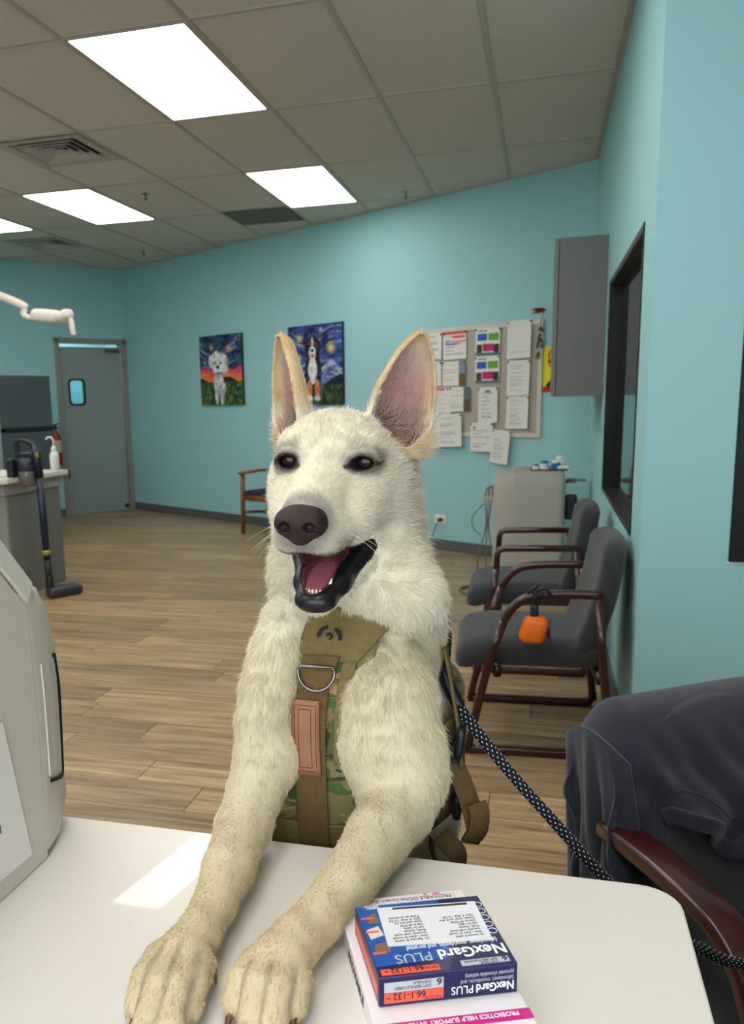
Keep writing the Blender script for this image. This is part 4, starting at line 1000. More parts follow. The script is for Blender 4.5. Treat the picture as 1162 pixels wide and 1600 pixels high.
for blk, x0, ys in ((0, .090, [.036 + .0036 * k for k in range(8)]), (1, .048, [.036 + .0036 * k for k in range(9)])):
    for k, yy in enumerate(ys):
        words = ['Dr Santos 8 refills', 'Give 1 chew by mouth', 'monthly with food', 'Fluffy, Canine', 'Call for refills', 'Use by 09/2026', 'Keep cool and dry', 'Qty 6 exp 12/26', 'Take as directed'][k]
        top_text(words, x0, yy + .003 - .05 * (x0 - .055), Hb + .0007, .0034, M_ink, blue, .95 + rr.uniform(-.15, .2))
top_text('NexGard', .1010, .0235, Hb + .0003, .0155, M_wht, blue, .88, bold=.02)
top_text('PLUS', .0445, .0225, Hb + .0004, .0142, M_sil, blue, .92)
top_text('(afoxolaner, moxidectin, and pyrantel', .098, .0315, Hb + .0002, .0075, M_wht, blue, .62)
box('dose_panel', (.003, .0020, Hb), (.046, .0082, Hb + .0003), M_red, blue)
top_text('FOR DOGS', .0450, .0065, Hb + .0004, .0032, M_ink, blue, .8); top_text('66.1-132', .0345, .0078, Hb + .0004, .0066, M_ink, blue, 1.05, bold=.02); top_text('lbs', .0085, .0062, Hb + .0004, .003, M_ink, blue)
box('count_panel', (.0625, .0030, Hb), (.0985, .0090, Hb + .0003), M_sil, blue)
top_text('6', .0975, .0086, Hb + .0004, .0068, M_ink, blue, 1.2, bold=.02); top_text('SOFT BEEF-FLAVORED', .0900, .0078, Hb + .0004, .0030, M_ink, blue, .85); top_text('CHEWABLES', .0900, .0048, Hb + .0004, .0028, M_ink, blue, .85)
for k in range(5):
    cc = bmesh.new(); cp = (.0985, .040 + k * .0088)
    n = 16; add_sweep(cc, [(cp[0] + .0032 * math.cos(2 * PI * i / n), cp[1] + .0032 * math.sin(2 * PI * i / n), Hb + .0001) for i in range(n)], circ(.00028, 4), closed=True)
    from_bm('round_symbol', cc, M_wht, blue)
top_text('Boehringer', .019, .0870, Hb + .0003, .0030, M_wht, blue, .9); top_text('Ingelheim', .019, .0845, Hb + .0003, .0030, M_wht, blue, .9)
# hind quarters of a pictured animal peeking out left of the label
for k, pts in enumerate((((.003, .026), (.016, .028), (.017, .040), (.006, .038)), ((.004, .044), (.015, .048), (.013, .060), (.003, .056)), ((.006, .064), (.015, .063), (.014, .078), (.008, .074)))):
    bm = bmesh.new(); add_prism(bm, list(pts), Hb + .0001, Hb + .0003); from_bm('printed_picture', bm, mat('picture_brown', (120, 92, 70), .5) if k % 2 == 0 else mat('picture_white', (206, 198, 188), .5), blue)
for yy in (.026, .052, .070): box('printed_stripe', (.002, yy, Hb + .0002), (.012, yy + .0022, Hb + .0004), M_red, blue, 0)
# near face
box('dose_panel', (.0040, -.0003, .0025), (.0475, .0001, .0105), M_red, blue); box('count_panel', (.0040, -.0003, .0110), (.0475, .0001, .0190), M_sil, blue)
front_text('FOR DOGS', .0460, .0052, .0032, M_ink, blue, .8); front_text('66.1-132', .0345, .0098, .0072, M_ink, blue, .95, bold=.02); front_text('lbs', .0085, .0075, .003, M_ink, blue)
front_text('6', .0465, .0184, .0072, M_ink, blue, 1.2, bold=.02); front_text('SOFT BEEF-FLAVORED', .0385, .0150, .0034, M_ink, blue, .8); front_text('CHEWABLES', .0385, .0180, .0030, M_ink, blue, .8)
front_text('NexGard', .1005, .0100, .0094, M_wht, blue, .80, bold=.02); front_text('PLUS', .0700, .0100, .0092, M_wht, blue, .85)
front_text('(afoxolaner, moxidectin, and', .1000, .0145, .0048, M_sil, blue, .72); front_text('pyrantel chewable tablets)', .1000, .0190, .0048, M_sil, blue, .72)
# orange stripe down the left face
box('side_stripe', (-.0003, .004, .006), (.0001, Lb - .004, .015), M_red, blue)

# ================================================================== THE DOG
# The body is one implicit surface (smoothly blended limbs, trunk, neck, head and ears) meshed once; fur grows on it.
def smin(a, b, k):
    h = np.maximum(k - np.abs(a - b), 0) / k
    return np.minimum(a, b) - h * h * k * .25
def smax(a, b, k): return -smin(-a, -b, k)
def capsule(P, a, b, ra, rb):
    a = np.asarray(a, np.float32); b = np.asarray(b, np.float32); ba = b - a; L2 = float(ba @ ba) + 1e-12
    px, py, pz = P[0] - a[0], P[1] - a[1], P[2] - a[2]
    t = np.clip((px * ba[0] + py * ba[1] + pz * ba[2]) / L2, 0, 1)
    return np.sqrt((px - ba[0] * t) ** 2 + (py - ba[1] * t) ** 2 + (pz - ba[2] * t) ** 2) - (ra + (rb - ra) * t)
def ellipsoid(P, c, r, R=None):
    px, py, pz = P[0] - c[0], P[1] - c[1], P[2] - c[2]
    if R is not None:
        px, py, pz = (R[0][0] * px + R[1][0] * py + R[2][0] * pz, R[0][1] * px + R[1][1] * py + R[2][1] * pz, R[0][2] * px + R[1][2] * py + R[2][2] * pz)
    k0 = np.sqrt((px / r[0]) ** 2 + (py / r[1]) ** 2 + (pz / r[2]) ** 2); k1 = np.sqrt((px / r[0] ** 2) ** 2 + (py / r[1] ** 2) ** 2 + (pz / r[2] ** 2) ** 2)
    return k0 * (k0 - 1) / np.maximum(k1, 1e-6)
class Field:
    def __init__(s, xs, ys, zs):
        s.ax = [np.asarray(a, np.float32) for a in (xs, ys, zs)]; s.F = np.full([len(a) for a in s.ax], .06, np.float32)
    def apply(s, lo, hi, fn, mode='add', k=.01, pad=.02):
        sl = []
        for a, l, h in zip(s.ax, lo, hi):
            i0 = max(0, int(np.searchsorted(a, l - pad)) - 1); i1 = min(len(a), int(np.searchsorted(a, h + pad)) + 1); sl.append(slice(i0, i1))
        P = (s.ax[0][sl[0]][:, None, None], s.ax[1][sl[1]][None, :, None], s.ax[2][sl[2]][None, None, :])
        d = fn(P); sub = s.F[sl[0], sl[1], sl[2]]
        s.F[sl[0], sl[1], sl[2]] = smin(sub, d, k) if mode == 'add' else smax(sub, -d, k)
    def cap(s, a, b, ra, rb, k=.01, mode='add'):
        r = max(ra, rb) + k; lo = np.minimum(a, b) - r; hi = np.maximum(a, b) + r
        s.apply(lo, hi, lambda P: capsule(P, a, b, ra, rb), mode, k)
    def ell(s, c, r, k=.01, mode='add', R=None):
        m = max(r) + k; c = np.asarray(c, float); s.apply(c - m, c + m, lambda P: ellipsoid(P, c, r, R), mode, k)
    def mesh(s):
        F = s.F; S = F < 0
        nx, ny, nz = [n - 1 for n in F.shape]
        cnt = np.zeros((nx, ny, nz), np.uint8)
        for a in (0, 1):
            for b in (0, 1):
                for c in (0, 1): cnt += S[a:a + nx, b:b + ny, c:c + nz]
        act = (cnt > 0) & (cnt < 8); I, J, K_ = np.nonzero(act); n = len(I)
        idx = np.full((nx, ny, nz), -1, np.int32); idx[I, J, K_] = np.arange(n)
        acc = np.zeros((n, 3), np.float64); num = np.zeros(n)
        X, Y, Z = s.ax
        for d in range(3):
            for u in (0, 1):
                for v in (0, 1):
                    o = [0, 0, 0]; o[(d + 1) % 3] = u; o[(d + 2) % 3] = v; e = list(o); e[d] += 1
                    f0 = F[I + o[0], J + o[1], K_ + o[2]]; f1 = F[I + e[0], J + e[1], K_ + e[2]]
                    m = (f0 < 0) != (f1 < 0); t = np.where(m, f0 / np.where(m, f0 - f1, 1), 0)
                    p0 = np.stack([X[I + o[0]], Y[J + o[1]], Z[K_ + o[2]]], 1); p1 = np.stack([X[I + e[0]], Y[J + e[1]], Z[K_ + e[2]]], 1)
                    acc += np.where(m[:, None], p0 + (p1 - p0) * t[:, None], 0); num += m
        V = acc / num[:, None]; quads = []
        for d in range(3):
            A = S; sh = [slice(1, -1)] * 3; sh[d] = slice(0, -1); sh2 = [slice(1, -1)] * 3; sh2[d] = slice(1, None)
            a0 = S[tuple(sh)]; a1 = S[tuple(sh2)]; ch = a0 != a1; i, j, k = np.nonzero(ch); flip = a0[i, j, k]
            off = [1, 1, 1]; off[d] = 0; g = np.stack([i + off[0], j + off[1], k + off[2]], 1)
            u = np.zeros(3, int); v = np.zeros(3, int); u[(d + 1) % 3] = 1; v[(d + 2) % 3] = 1
            c = [idx[tuple((g - w).T)] for w in (u * 0, u, u + v, v)]
            q = np.stack(c, 1); q[~flip] = q[~flip][:, ::-1]; quads.append(q)
        Q = np.vstack(quads); Q = Q[(Q >= 0).all(1)]
        return V, Q[:, ::-1] if False else Q
def np_mesh(name, V, Q):
    me = bpy.data.meshes.new(name); me.vertices.add(len(V)); me.vertices.foreach_set('co', V.astype(np.float32).ravel())
    me.loops.add(Q.size); me.loops.foreach_set('vertex_index', Q.astype(np.int32).ravel())
    me.polygons.add(len(Q)); me.polygons.foreach_set('loop_start', (np.arange(len(Q)) * Q.shape[1]).astype(np.int32))
    me.polygons.foreach_set('use_smooth', np.ones(len(Q), bool)); me.update(calc_edges=True); me.validate(); return me
def relax(V, Q, it, mask=None):
    for _ in range(it):
        A = np.zeros_like(V); n = np.zeros(len(V))
        for a in range(4):
            for b in (1, 3):
                np.add.at(A, Q[:, a], V[Q[:, (a + b) % 4]]); np.add.at(n, Q[:, a], 1)
        W = A / np.maximum(n, 1)[:, None]
        V = V + (W - V) * .5 * (1 if mask is None else mask[:, None])
    return V

# ---- head frame: x to the dog's left (picture right), f forward along the snout, z up
HO = np.array([-.2125, .852, 1.2465])
HYAW, HPITCH, HROLL = math.radians(0.0), math.radians(0.0), math.radians(1.5)
_hm = Matrix.Rotation(HYAW, 3, 'Z') @ Matrix.Rotation(HPITCH, 3, 'X') @ Matrix.Rotation(HROLL, 3, 'Y')
HM = np.array(_hm) @ np.array([[1, 0, 0], [0, -1, 0], [0, 0, 1.0]])      # columns: x, f, z axes in the world
def hp(x, f, z): return HO + HM @ np.array([x, f, z])
def hl(P): return (P - HO) @ HM                                          # world -> head coordinates
def rotx(a): c, s = math.cos(a), math.sin(a); return np.array([[1, 0, 0], [0, c, -s], [0, s, c]])
def roty(a): c, s = math.cos(a), math.sin(a); return np.array([[c, 0, s], [0, 1, 0], [-s, 0, c]])
def rotz(a): c, s = math.cos(a), math.sin(a); return np.array([[c, -s, 0], [s, c, 0], [0, 0, 1]])

ARM_L = [(-.2620, .8800, 1.062, .034), (-.2680, .8560, 1.036, .0315), (-.2730, .8360, 1.005, .0305), (-.2770, .8200, .975, .0285), (-.2740, .8080, .940, .031), (-.2765, .7850, .912, .0290), (-.2755, .7430, .8945, .0275), (-.2660, .6720, .8890, .0235), (-.2610, .6230, .8840, .0185), (-.2590, .5820, .8830, .0180), (-.2620, .5560, .8830, .0205)]
ARM_R = [(-.1600, .8840, 1.010, .049), (-.1570, .8680, .9900, .0555), (-.1520, .8530, .9501, .0560), (-.1390, .8400, .9120, .0475), (-.1340, .8120, .8950, .0370), (-.1430, .7560, .8920, .0305), (-.1560, .6700, .8880, .0245), (-.1690, .6230, .8850, .0205), (-.1790, .5910, .8840, .0205), (-.1850, .5700, .8830, .0225)]
TOES_L = [((-.2774, .5474, .884), (-.2745, .5050, .8745), .0125), ((-.2660, .5468, .884), (-.2590, .4880, .8750), .0130), ((-.2520, .5501, .884), (-.2430, .4910, .8750), .0130), ((-.2440, .5520, .882), (-.2375, .5110, .8740), .0115)]
TOES_R = [((-.2030, .5600, .884), (-.2070, .5260, .8735), .0118), ((-.1910, .5580, .885), (-.1890, .5130, .8750), .0128), ((-.1780, .5590, .885), (-.1735, .5140, .8750), .0128), ((-.1700, .5640, .884), (-.1640, .5330, .8740), .0118)]

def axis(lo, f0, f1, hi, fine, coarse):
    a = np.arange(lo, f0, coarse); b = np.arange(f0, f1, fine); c = np.arange(f1, hi, coarse); return np.concatenate([a, b, c])
fld = Field(axis(-.36, -.325, -.095, .02, .0017, .0038), axis(.44, .72, .99, 1.46, .0018, .0034), axis(-.01, 1.095, 1.40, 1.402, .0018, .0042))
A_ = lambda *v: np.array(v, float)
# trunk
fld.cap(A_(-.190, .975, 1.020), A_(-.190, .990, .80), .090, .092, .02)
fld.cap(A_(-.190, .990, .80), A_(-.182, 1.055, .56), .092, .082, .04)
fld.cap(A_(-.182, 1.055, .56), A_(-.178, 1.12, .47), .085, .080, .04)
fld.ell(A_(-.205, .925, .98), (.070, .078, .11), .03)
# neck and ruff
fld.cap(A_(-.2035, .978, 1.215), A_(-.2000, .975, 1.080), .066, .080, .03)
fld.cap(A_(-.190, .940, 1.140), A_(-.1360, .893, 1.102), .066, .041, .022)
fld.cap(A_(-.140, .893, 1.100), A_(-.185, .880, 1.108), .040, .028, .012)
fld.cap(A_(-.238, .955, 1.17), A_(-.247, .940, 1.11), .052, .050, .03)
fld.cap(A_(-.247, .940, 1.11), A_(-.262, .925, 1.062), .050, .032, .03)
# hind legs and tail (behind the counter)
for s in (-1, 1):
    x = -.18 + s * .075
    fld.cap(A_(x, 1.12, .50), A_(x + s * .012, 1.02, .34), .072, .046, .03); fld.cap(A_(x + s * .012, 1.02, .34), A_(x, 1.16, .16), .044, .024, .02)
    fld.cap(A_(x, 1.165, .16), A_(x, 1.13, .045), .024, .021, .015); fld.cap(A_(x, 1.135, .035), A_(x, 1.05, .022), .026, .022, .012)
    for d in (-.024, -.008, .008, .024): fld.cap(A_(x + d * .7, 1.07, .028), A_(x + d, 1.02, .016), .013, .012, .004)
fld.cap(A_(-.18, 1.19, .48), A_(-.17, 1.30, .30), .034, .03, .03); fld.cap(A_(-.17, 1.30, .30), A_(-.16, 1.38, .16), .03, .015, .02)
# forelegs
for L in (ARM_L, ARM_R):
    for a, b in zip(L, L[1:]): fld.cap(A_(*a[:3]), A_(*b[:3]), a[3], b[3], .007 if a[2] < 1.0 else .012)
fld.ell(A_(-.262, .822, .935), (.030, .026, .034), .02)        # point of the elbow
fld.ell(A_(-.127, .848, .925), (.038, .042, .05), .02)
for T in (TOES_L, TOES_R):
    for a, b, r in T:
        a = A_(*a); b = A_(*b); m_ = a.copy() * .45 + b * .55; m_[2] += .005
        fld.cap(a, m_, r * .95, r * 1.0, .006); fld.cap(m_, b, r * 1.0, r * .9, .003)
# head
def H(x, f, z): return hp(x, f, z)
def hell(x, f, z, r, k=.012, R=None, mode='add'):
    Rw = HM if R is None else HM @ R
    fld.ell(hp(x, f, z), r, k, mode, Rw)
hell(0, -.062, .002, (.0585, .078, .049), .02)
hell(0, -.085, -.045, (.062, .060, .062), .03)
for s in (-1, 1):
    hell(s * .029, -.020, .018, (.024, .022, .016), .014)
    hell(s * .041, -.040, -.030, (.026, .042, .036), .022)
    hell(s * .054, -.080, -.045, (.024, .040, .050), .025)
fld.cap(H(0, -.012, -.030), H(0, .078, -.0520), .0385, .0245, .016)
fld.cap(H(0, -.010, -.010), H(0, .070, -.0400), .0230, .0165, .012)
for s in (-1, 1):
    fld.cap(H(s * .024, -.005, -.052), H(s * .0140, .072, -.0620), .0235, .0175, .010)
    hell(s * .026, .018, -.063, (.0170, .036, .0195), .012)
    hell(s * .0175, .058, -.0700, (.0155, .027, .0160), .010)
    hell(s * .036, -.004, -.050, (.020, .034, .026), .018)
# lower jaw, dropped open
JX = .004
JW = [(.030, -.050, -.088, .026), (.0260, -.015, -.103, .0185), (.0165, .030, -.1200, .0130), (.0080, .052, -.1300, .0115)]
for s in (-1, 1):
    js = .0028 if s < 0 else 0.
    for a, b in zip(JW, JW[1:]): fld.cap(H(s * (a[0] - js) + JX, a[1], a[2]), H(s * (b[0] - js) + JX, b[1], b[2]), a[3], b[3], .010)
hell(JX, .055, -.1325, (.0200, .0150, .0105), .010)
fld.cap(H(0, -.05, -.108), H(JX, .044, -.132), .026, .0125, .012)
# mouth cavity and lip slits
def carve(a, b, ra, rb, k=.003): fld.cap(a, b, ra, rb, k, 'sub')
hell(JX * .8, .034, -.1045, (.0155, .042, .0190), .003, rotx(-.22), 'sub')
hell(0, .004, -.0890, (.0250, .036, .0150), .003, rotx(-.18), 'sub')
for s in (-1, 1):
    fld.cap(H(s * .034, -.004, -.0835), H(s * .024, .040, -.0985), .0048, .0090, .003, 'sub')
    fld.cap(H(s * .043, -.006, -.0830), H(s * .034, .034, -.0965), .0036, .0070, .003, 'sub')
    fld.cap(H(s * .024, .040, -.0985), H(s * .008, .078, -.1085), .0075, .0150, .003, 'sub')
# eye openings
EYE = (.0400, -.0135, .0003); ER = .0132
for s in (-1, 1):
    hell(s * .040, -.006, .0005, (.0165, .014, .0135), .006)          # lids
    hell(s * .0405, .0065, -.0004, (.0100, .012, .0062), .003, roty(s * .10), 'sub')
    hell(s * EYE[0], EYE[1], EYE[2], (ER + .0010,) * 3, .001, None, 'sub')
# ears: pointed shells
EARS = {}
for s in (-1, 1):
    bm_ = A_(.0600 if s > 0 else -.0650, -.088, .034); tp = A_(.0830 if s > 0 else -.0745, -.088, .1345)
    b_ax = (tp - bm_) / np.linalg.norm(tp - bm_); yaw = math.radians(36 if s > 0 else 53)
    n_ = A_(s * math.sin(yaw), math.cos(yaw), .05); n_ -= b_ax * (n_ @ b_ax); n_ /= np.linalg.norm(n_); a_ = np.cross(b_ax, n_)
    Rw = HM @ np.stack([a_, n_, b_ax], 1); c0 = hp(*bm_); Lr = np.linalg.norm(tp - bm_)
    EARS[s] = (c0, Rw, Lr)
    def ear_fn(P, c0=c0, Rw=Rw, Lr=Lr):
        px, py, pz = P[0] - c0[0], P[1] - c0[1], P[2] - c0[2]
        a = Rw[0][0] * px + Rw[1][0] * py + Rw[2][0] * pz; n = Rw[0][1] * px + Rw[1][1] * py + Rw[2][1] * pz; b = Rw[0][2] * px + Rw[1][2] * py + Rw[2][2] * pz
        t = b / Lr; tt = np.clip(t, -.35, .9999)
        w = .0392 * np.clip(1 - np.clip(tt, 0, 1) ** 1.9, 0, 1) ** .70 + .0006
        d = .026 - .014 * np.clip(tt, 0, 1); d = np.minimum(d, w * .95)
        q = np.sqrt((a / w) ** 2 + (n / d) ** 2); F1 = (q - 1) * np.minimum(w, d)
        w2 = np.maximum(w - .0036, .0004); d2 = np.maximum(d - .0034, .0004); F2 = (np.sqrt((a / w2) ** 2 + ((n) / d2) ** 2) - 1) * np.minimum(w2, d2)
        F2 = np.maximum(F2, -(t + .26 - .34 * (a / .036) ** 2) * .05)
        f = np.maximum(F1, n - .004); f = np.maximum(f, -F2); f = np.maximum(f, np.maximum(b - Lr, -(b + .045)))
        return f
    m_ = hp(*((bm_ + tp) / 2)); fld.apply(m_ - .085, m_ + .085, ear_fn, 'add', .006, 0)
DV, DQ = fld.mesh()
DV = relax(DV, DQ, 2)
del fld.F
print('dog verts', len(DV))

# ---- colouring of the coat (markings and painted-in shade)
C_W = np.array(lin((232, 223, 200))); C_TAN = np.array(lin((206, 172, 122))); C_PAW = np.array(lin((214, 194, 154))); C_GREY = np.array(lin((120, 112, 108)))
C_BLK = np.array(lin((22, 20, 22))); C_PINK = np.array(lin((150, 84, 92))); C_EAR = np.array(lin((164, 112, 104))); C_EYE = np.array(lin((110, 92, 78)))
def sst(e0, e1, x): t = np.clip((x - e0) / (e1 - e0), 0, 1); return t * t * (3 - 2 * t)
def blend(c, k, w): return c + (k - c) * w[:, None]
def seg_dist(P, L):
    best = np.full(len(P), 9.); dirv = np.zeros((len(P), 3))
    for a, b in zip(L, L[1:]):
        A0 = np.array(a[:3]); B0 = np.array(b[:3]); d = B0 - A0; t = np.clip(((P - A0) @ d) / (d @ d), 0, 1)
        q = np.linalg.norm(P - A0 - t[:, None] * d, axis=1) - (a[3] + (b[3] - a[3]) * t); m = q < best
        best = np.where(m, q, best); dirv[m] = d / np.linalg.norm(d)
    return best, dirv
def coat(P):
    """colour (linear) and fur amount 0..1 at surface points"""
    h = hl(P); x, f, z = h[:, 0], h[:, 1], h[:, 2]; ax = np.abs(x); n = len(P)
    c = np.tile(C_W, (n, 1)); fur = np.ones(n)
    c = blend(c, np.array(lin((214, 200, 168))), .8 * sst(1.09, 1.03, P[:, 2]))  # coat darker and tanner below the neck
    low = sst(.93, .885, P[:, 2]) * (P[:, 1] < .90)
    c = blend(c, C_PAW, .75 * low * sst(.78, .66, P[:, 1]))
    head = (P[:, 2] > 1.09) & (P[:, 1] < 1.03)
    # muzzle greying towards the nose and along the lips
    dn = np.sqrt(x ** 2 + (f - .098) ** 2 + (z + .048) ** 2)
    c = blend(c, C_GREY, .75 * sst(.045, .024, dn) * head)
    c = blend(c, C_GREY, .60 * head * (f > .04) * sst(-.060, -.075, z) * (z > -.082) * sst(.10, .06, f))
    bn = head & (dn < .034) & (f > .082) & (ax < .0165) & (z > -.063) & (z < -.038); c = np.where(bn[:, None], C_BLK * .6, c); fur = np.where(bn, 0, fur)
    # eye surrounds
    de = np.sqrt((ax - .040) ** 2 + ((f + .004) * .7) ** 2 + (z * 1.15) ** 2)
    c = blend(c, C_EYE, .8 * sst(.024, .0125, de) * head)
    din = np.sqrt((ax - .026) ** 2 + ((z + .002) * 1.1) ** 2 + ((f - .004) * .7) ** 2); c = blend(c, C_EYE, .62 * sst(.018, .004, din) * head); c = blend(c, C_EYE, .40 * head * sst(.011, .003, np.sqrt((ax - .031) ** 2 + (z - .0165) ** 2)))  # inner-corner and brow shading painted into the coat colour
    rr_ = np.sqrt(((ax - .0395)) ** 2 + (z * 1.40) ** 2); rim = sst(.0148, .0122, rr_) * head * (f > -.02)
    c = blend(c, C_BLK, rim); hal = sst(.0200, .0135, rr_) * head * (f > -.025); c = blend(c, np.array(lin((84, 72, 62))), .75 * hal * (1 - rim)); fur = np.where(head & (f > -.02) & (np.sqrt((ax - .0375) ** 2 + (z * 1.25) ** 2) < .0178), 0, fur)
    for ex_, ez_, aa, bb in ((.0275, -.0030, .0065, .0028), (.0530, -.0005, .0060, .0026)):
        q = ((ax - ex_) / aa) ** 2 + ((z - ez_) / bb) ** 2; k_ = head & (q < 1.0) & (f > -.03); c = blend(c, C_BLK, k_ * .85); fur = np.where(k_, 0, fur)
    # mouth: pink inside, black lips
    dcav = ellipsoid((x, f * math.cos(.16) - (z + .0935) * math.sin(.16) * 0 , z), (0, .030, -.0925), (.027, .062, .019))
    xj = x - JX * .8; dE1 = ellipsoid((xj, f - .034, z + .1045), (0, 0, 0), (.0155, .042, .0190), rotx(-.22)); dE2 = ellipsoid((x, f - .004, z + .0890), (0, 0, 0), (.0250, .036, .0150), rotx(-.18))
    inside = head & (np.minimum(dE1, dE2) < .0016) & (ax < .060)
    lipz0 = -.0855 - .60 * (np.clip(f, -.02, .08) + .02); lipz1 = -.0795 - .09 * np.clip(f, 0, .08)
    lip = head & (f > -.022) & (z < lipz1) & (z > lipz0 - .0045 - .05 * np.clip(f, 0, .07)) & (ax < .052)
    fur = np.where(head & (f > -.022) & (f < .012) & (z < -.070) & (z > -.096) & (ax < .055), 0, fur); lip = lip.astype(float)
    c = blend(c, C_BLK, lip); fur *= 1 - lip
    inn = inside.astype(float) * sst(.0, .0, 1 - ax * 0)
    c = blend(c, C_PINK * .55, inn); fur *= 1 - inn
    up = head & (f > -.008) & (f < .084) & (z < -.0745) & (z > -.088) & (ax < .040); upf = up.astype(float) * (1 - inn); c = blend(c, C_BLK, upf * .85 * sst(-.076, -.081, z)); fur *= 1 - upf * (z < -.079)
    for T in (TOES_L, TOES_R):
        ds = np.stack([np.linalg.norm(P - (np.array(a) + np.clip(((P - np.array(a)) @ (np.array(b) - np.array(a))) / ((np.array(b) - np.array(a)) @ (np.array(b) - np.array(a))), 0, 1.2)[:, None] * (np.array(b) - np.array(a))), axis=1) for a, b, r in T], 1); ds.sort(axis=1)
        g = sst(.0032, .0003, ds[:, 1] - ds[:, 0]) * sst(.026, .016, ds[:, 0]) * sst(.556, .540, P[:, 1]); c = c * (1 - .38 * g)[:, None]  # painted shade: creases between the toes darkened in the coat colour
    # ears
    for s, (c0, Rw, Lr) in EARS.items():
        e = (P - c0) @ Rw; t = e[:, 2] / Lr
        on = (t > -.34) & (np.abs(e[:, 0]) < .045) & (np.abs(e[:, 1]) < .035) & (h[:, 2] > .004) & (h[:, 1] < -.03) & (t < 1.1)
        tt = np.clip(t, 0, 1); w = .0392 * np.clip(1 - tt ** 1.9, 0, 1) ** .70
        edge = sst(.62, .92, np.abs(e[:, 0]) / np.maximum(w, .004)); tip = sst(.72, .95, t)
        dd = np.minimum(.026 - .014 * np.clip(t, 0, 1), w * .95)
        q = np.sqrt((e[:, 0] / np.maximum(w - .0018, .002)) ** 2 + (e[:, 1] / np.maximum(dd - .0018, .002)) ** 2)
        inner = on & (q < .96) & (e[:, 1] < .003)
        outer = on & ~inner
        c = blend(c, C_TAN, np.where(outer, np.clip(.30 + .5 * edge + .4 * tip, 0, 1), 0) * sst(.0, .35, t))
        c = blend(c, C_TAN, .65 * sst(.036, .012, np.sqrt((x - s * .088) ** 2 + (f + .100) ** 2 + (z - .012) ** 2)))
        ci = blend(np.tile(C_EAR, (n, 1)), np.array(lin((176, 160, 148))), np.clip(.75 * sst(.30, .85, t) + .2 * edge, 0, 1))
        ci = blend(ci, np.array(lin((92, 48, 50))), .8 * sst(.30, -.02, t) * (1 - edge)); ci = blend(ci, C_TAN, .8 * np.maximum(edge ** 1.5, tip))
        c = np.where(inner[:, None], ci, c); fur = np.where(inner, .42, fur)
    return np.clip(c, 0, 1), fur

dog = thing('dog', 'large white shepherd dog leaning its forelegs on the counter, mouth open', 'dog', (-.18, 1.08, 0))
DLOC = np.array([-.18, 1.08, 0.])
body_me = np_mesh('dog_body', DV - DLOC, DQ)
colr, furw = coat(DV)
ca = body_me.color_attributes.new('Col', 'FLOAT_COLOR', 'POINT'); ca.data.foreach_set('color', np.hstack([colr * (1 - .22 * furw)[:, None], np.ones((len(colr), 1))]).astype(np.float32).ravel())  # skin colour darkened under fur, painted shade so gaps between hairs read as depth
wa = body_me.attributes.new('bare', 'FLOAT', 'POINT'); wa.data.foreach_set('value', (1 - furw).astype(np.float32))
m = bpy.data.materials.new('dog_skin_and_undercoat'); m.use_nodes = True; nt = m.node_tree; b = nt.nodes['Principled BSDF']
a = nt.nodes.new('ShaderNodeAttribute'); a.attribute_name = 'Col'; nt.links.new(a.outputs['Color'], b.inputs['Base Color'])
a2 = nt.nodes.new('ShaderNodeAttribute'); a2.attribute_name = 'bare'; r = nt.nodes.new('ShaderNodeMapRange'); r.inputs['To Min'].default_value = .9; r.inputs['To Max'].default_value = .32
nt.links.new(a2.outputs['Fac'], r.inputs[0]); nt.links.new(r.outputs[0], b.inputs['Roughness']); b.inputs['Specular IOR Level'].default_value = .35
M_skin = m
body = link_me('body', body_me, m, dog, True)

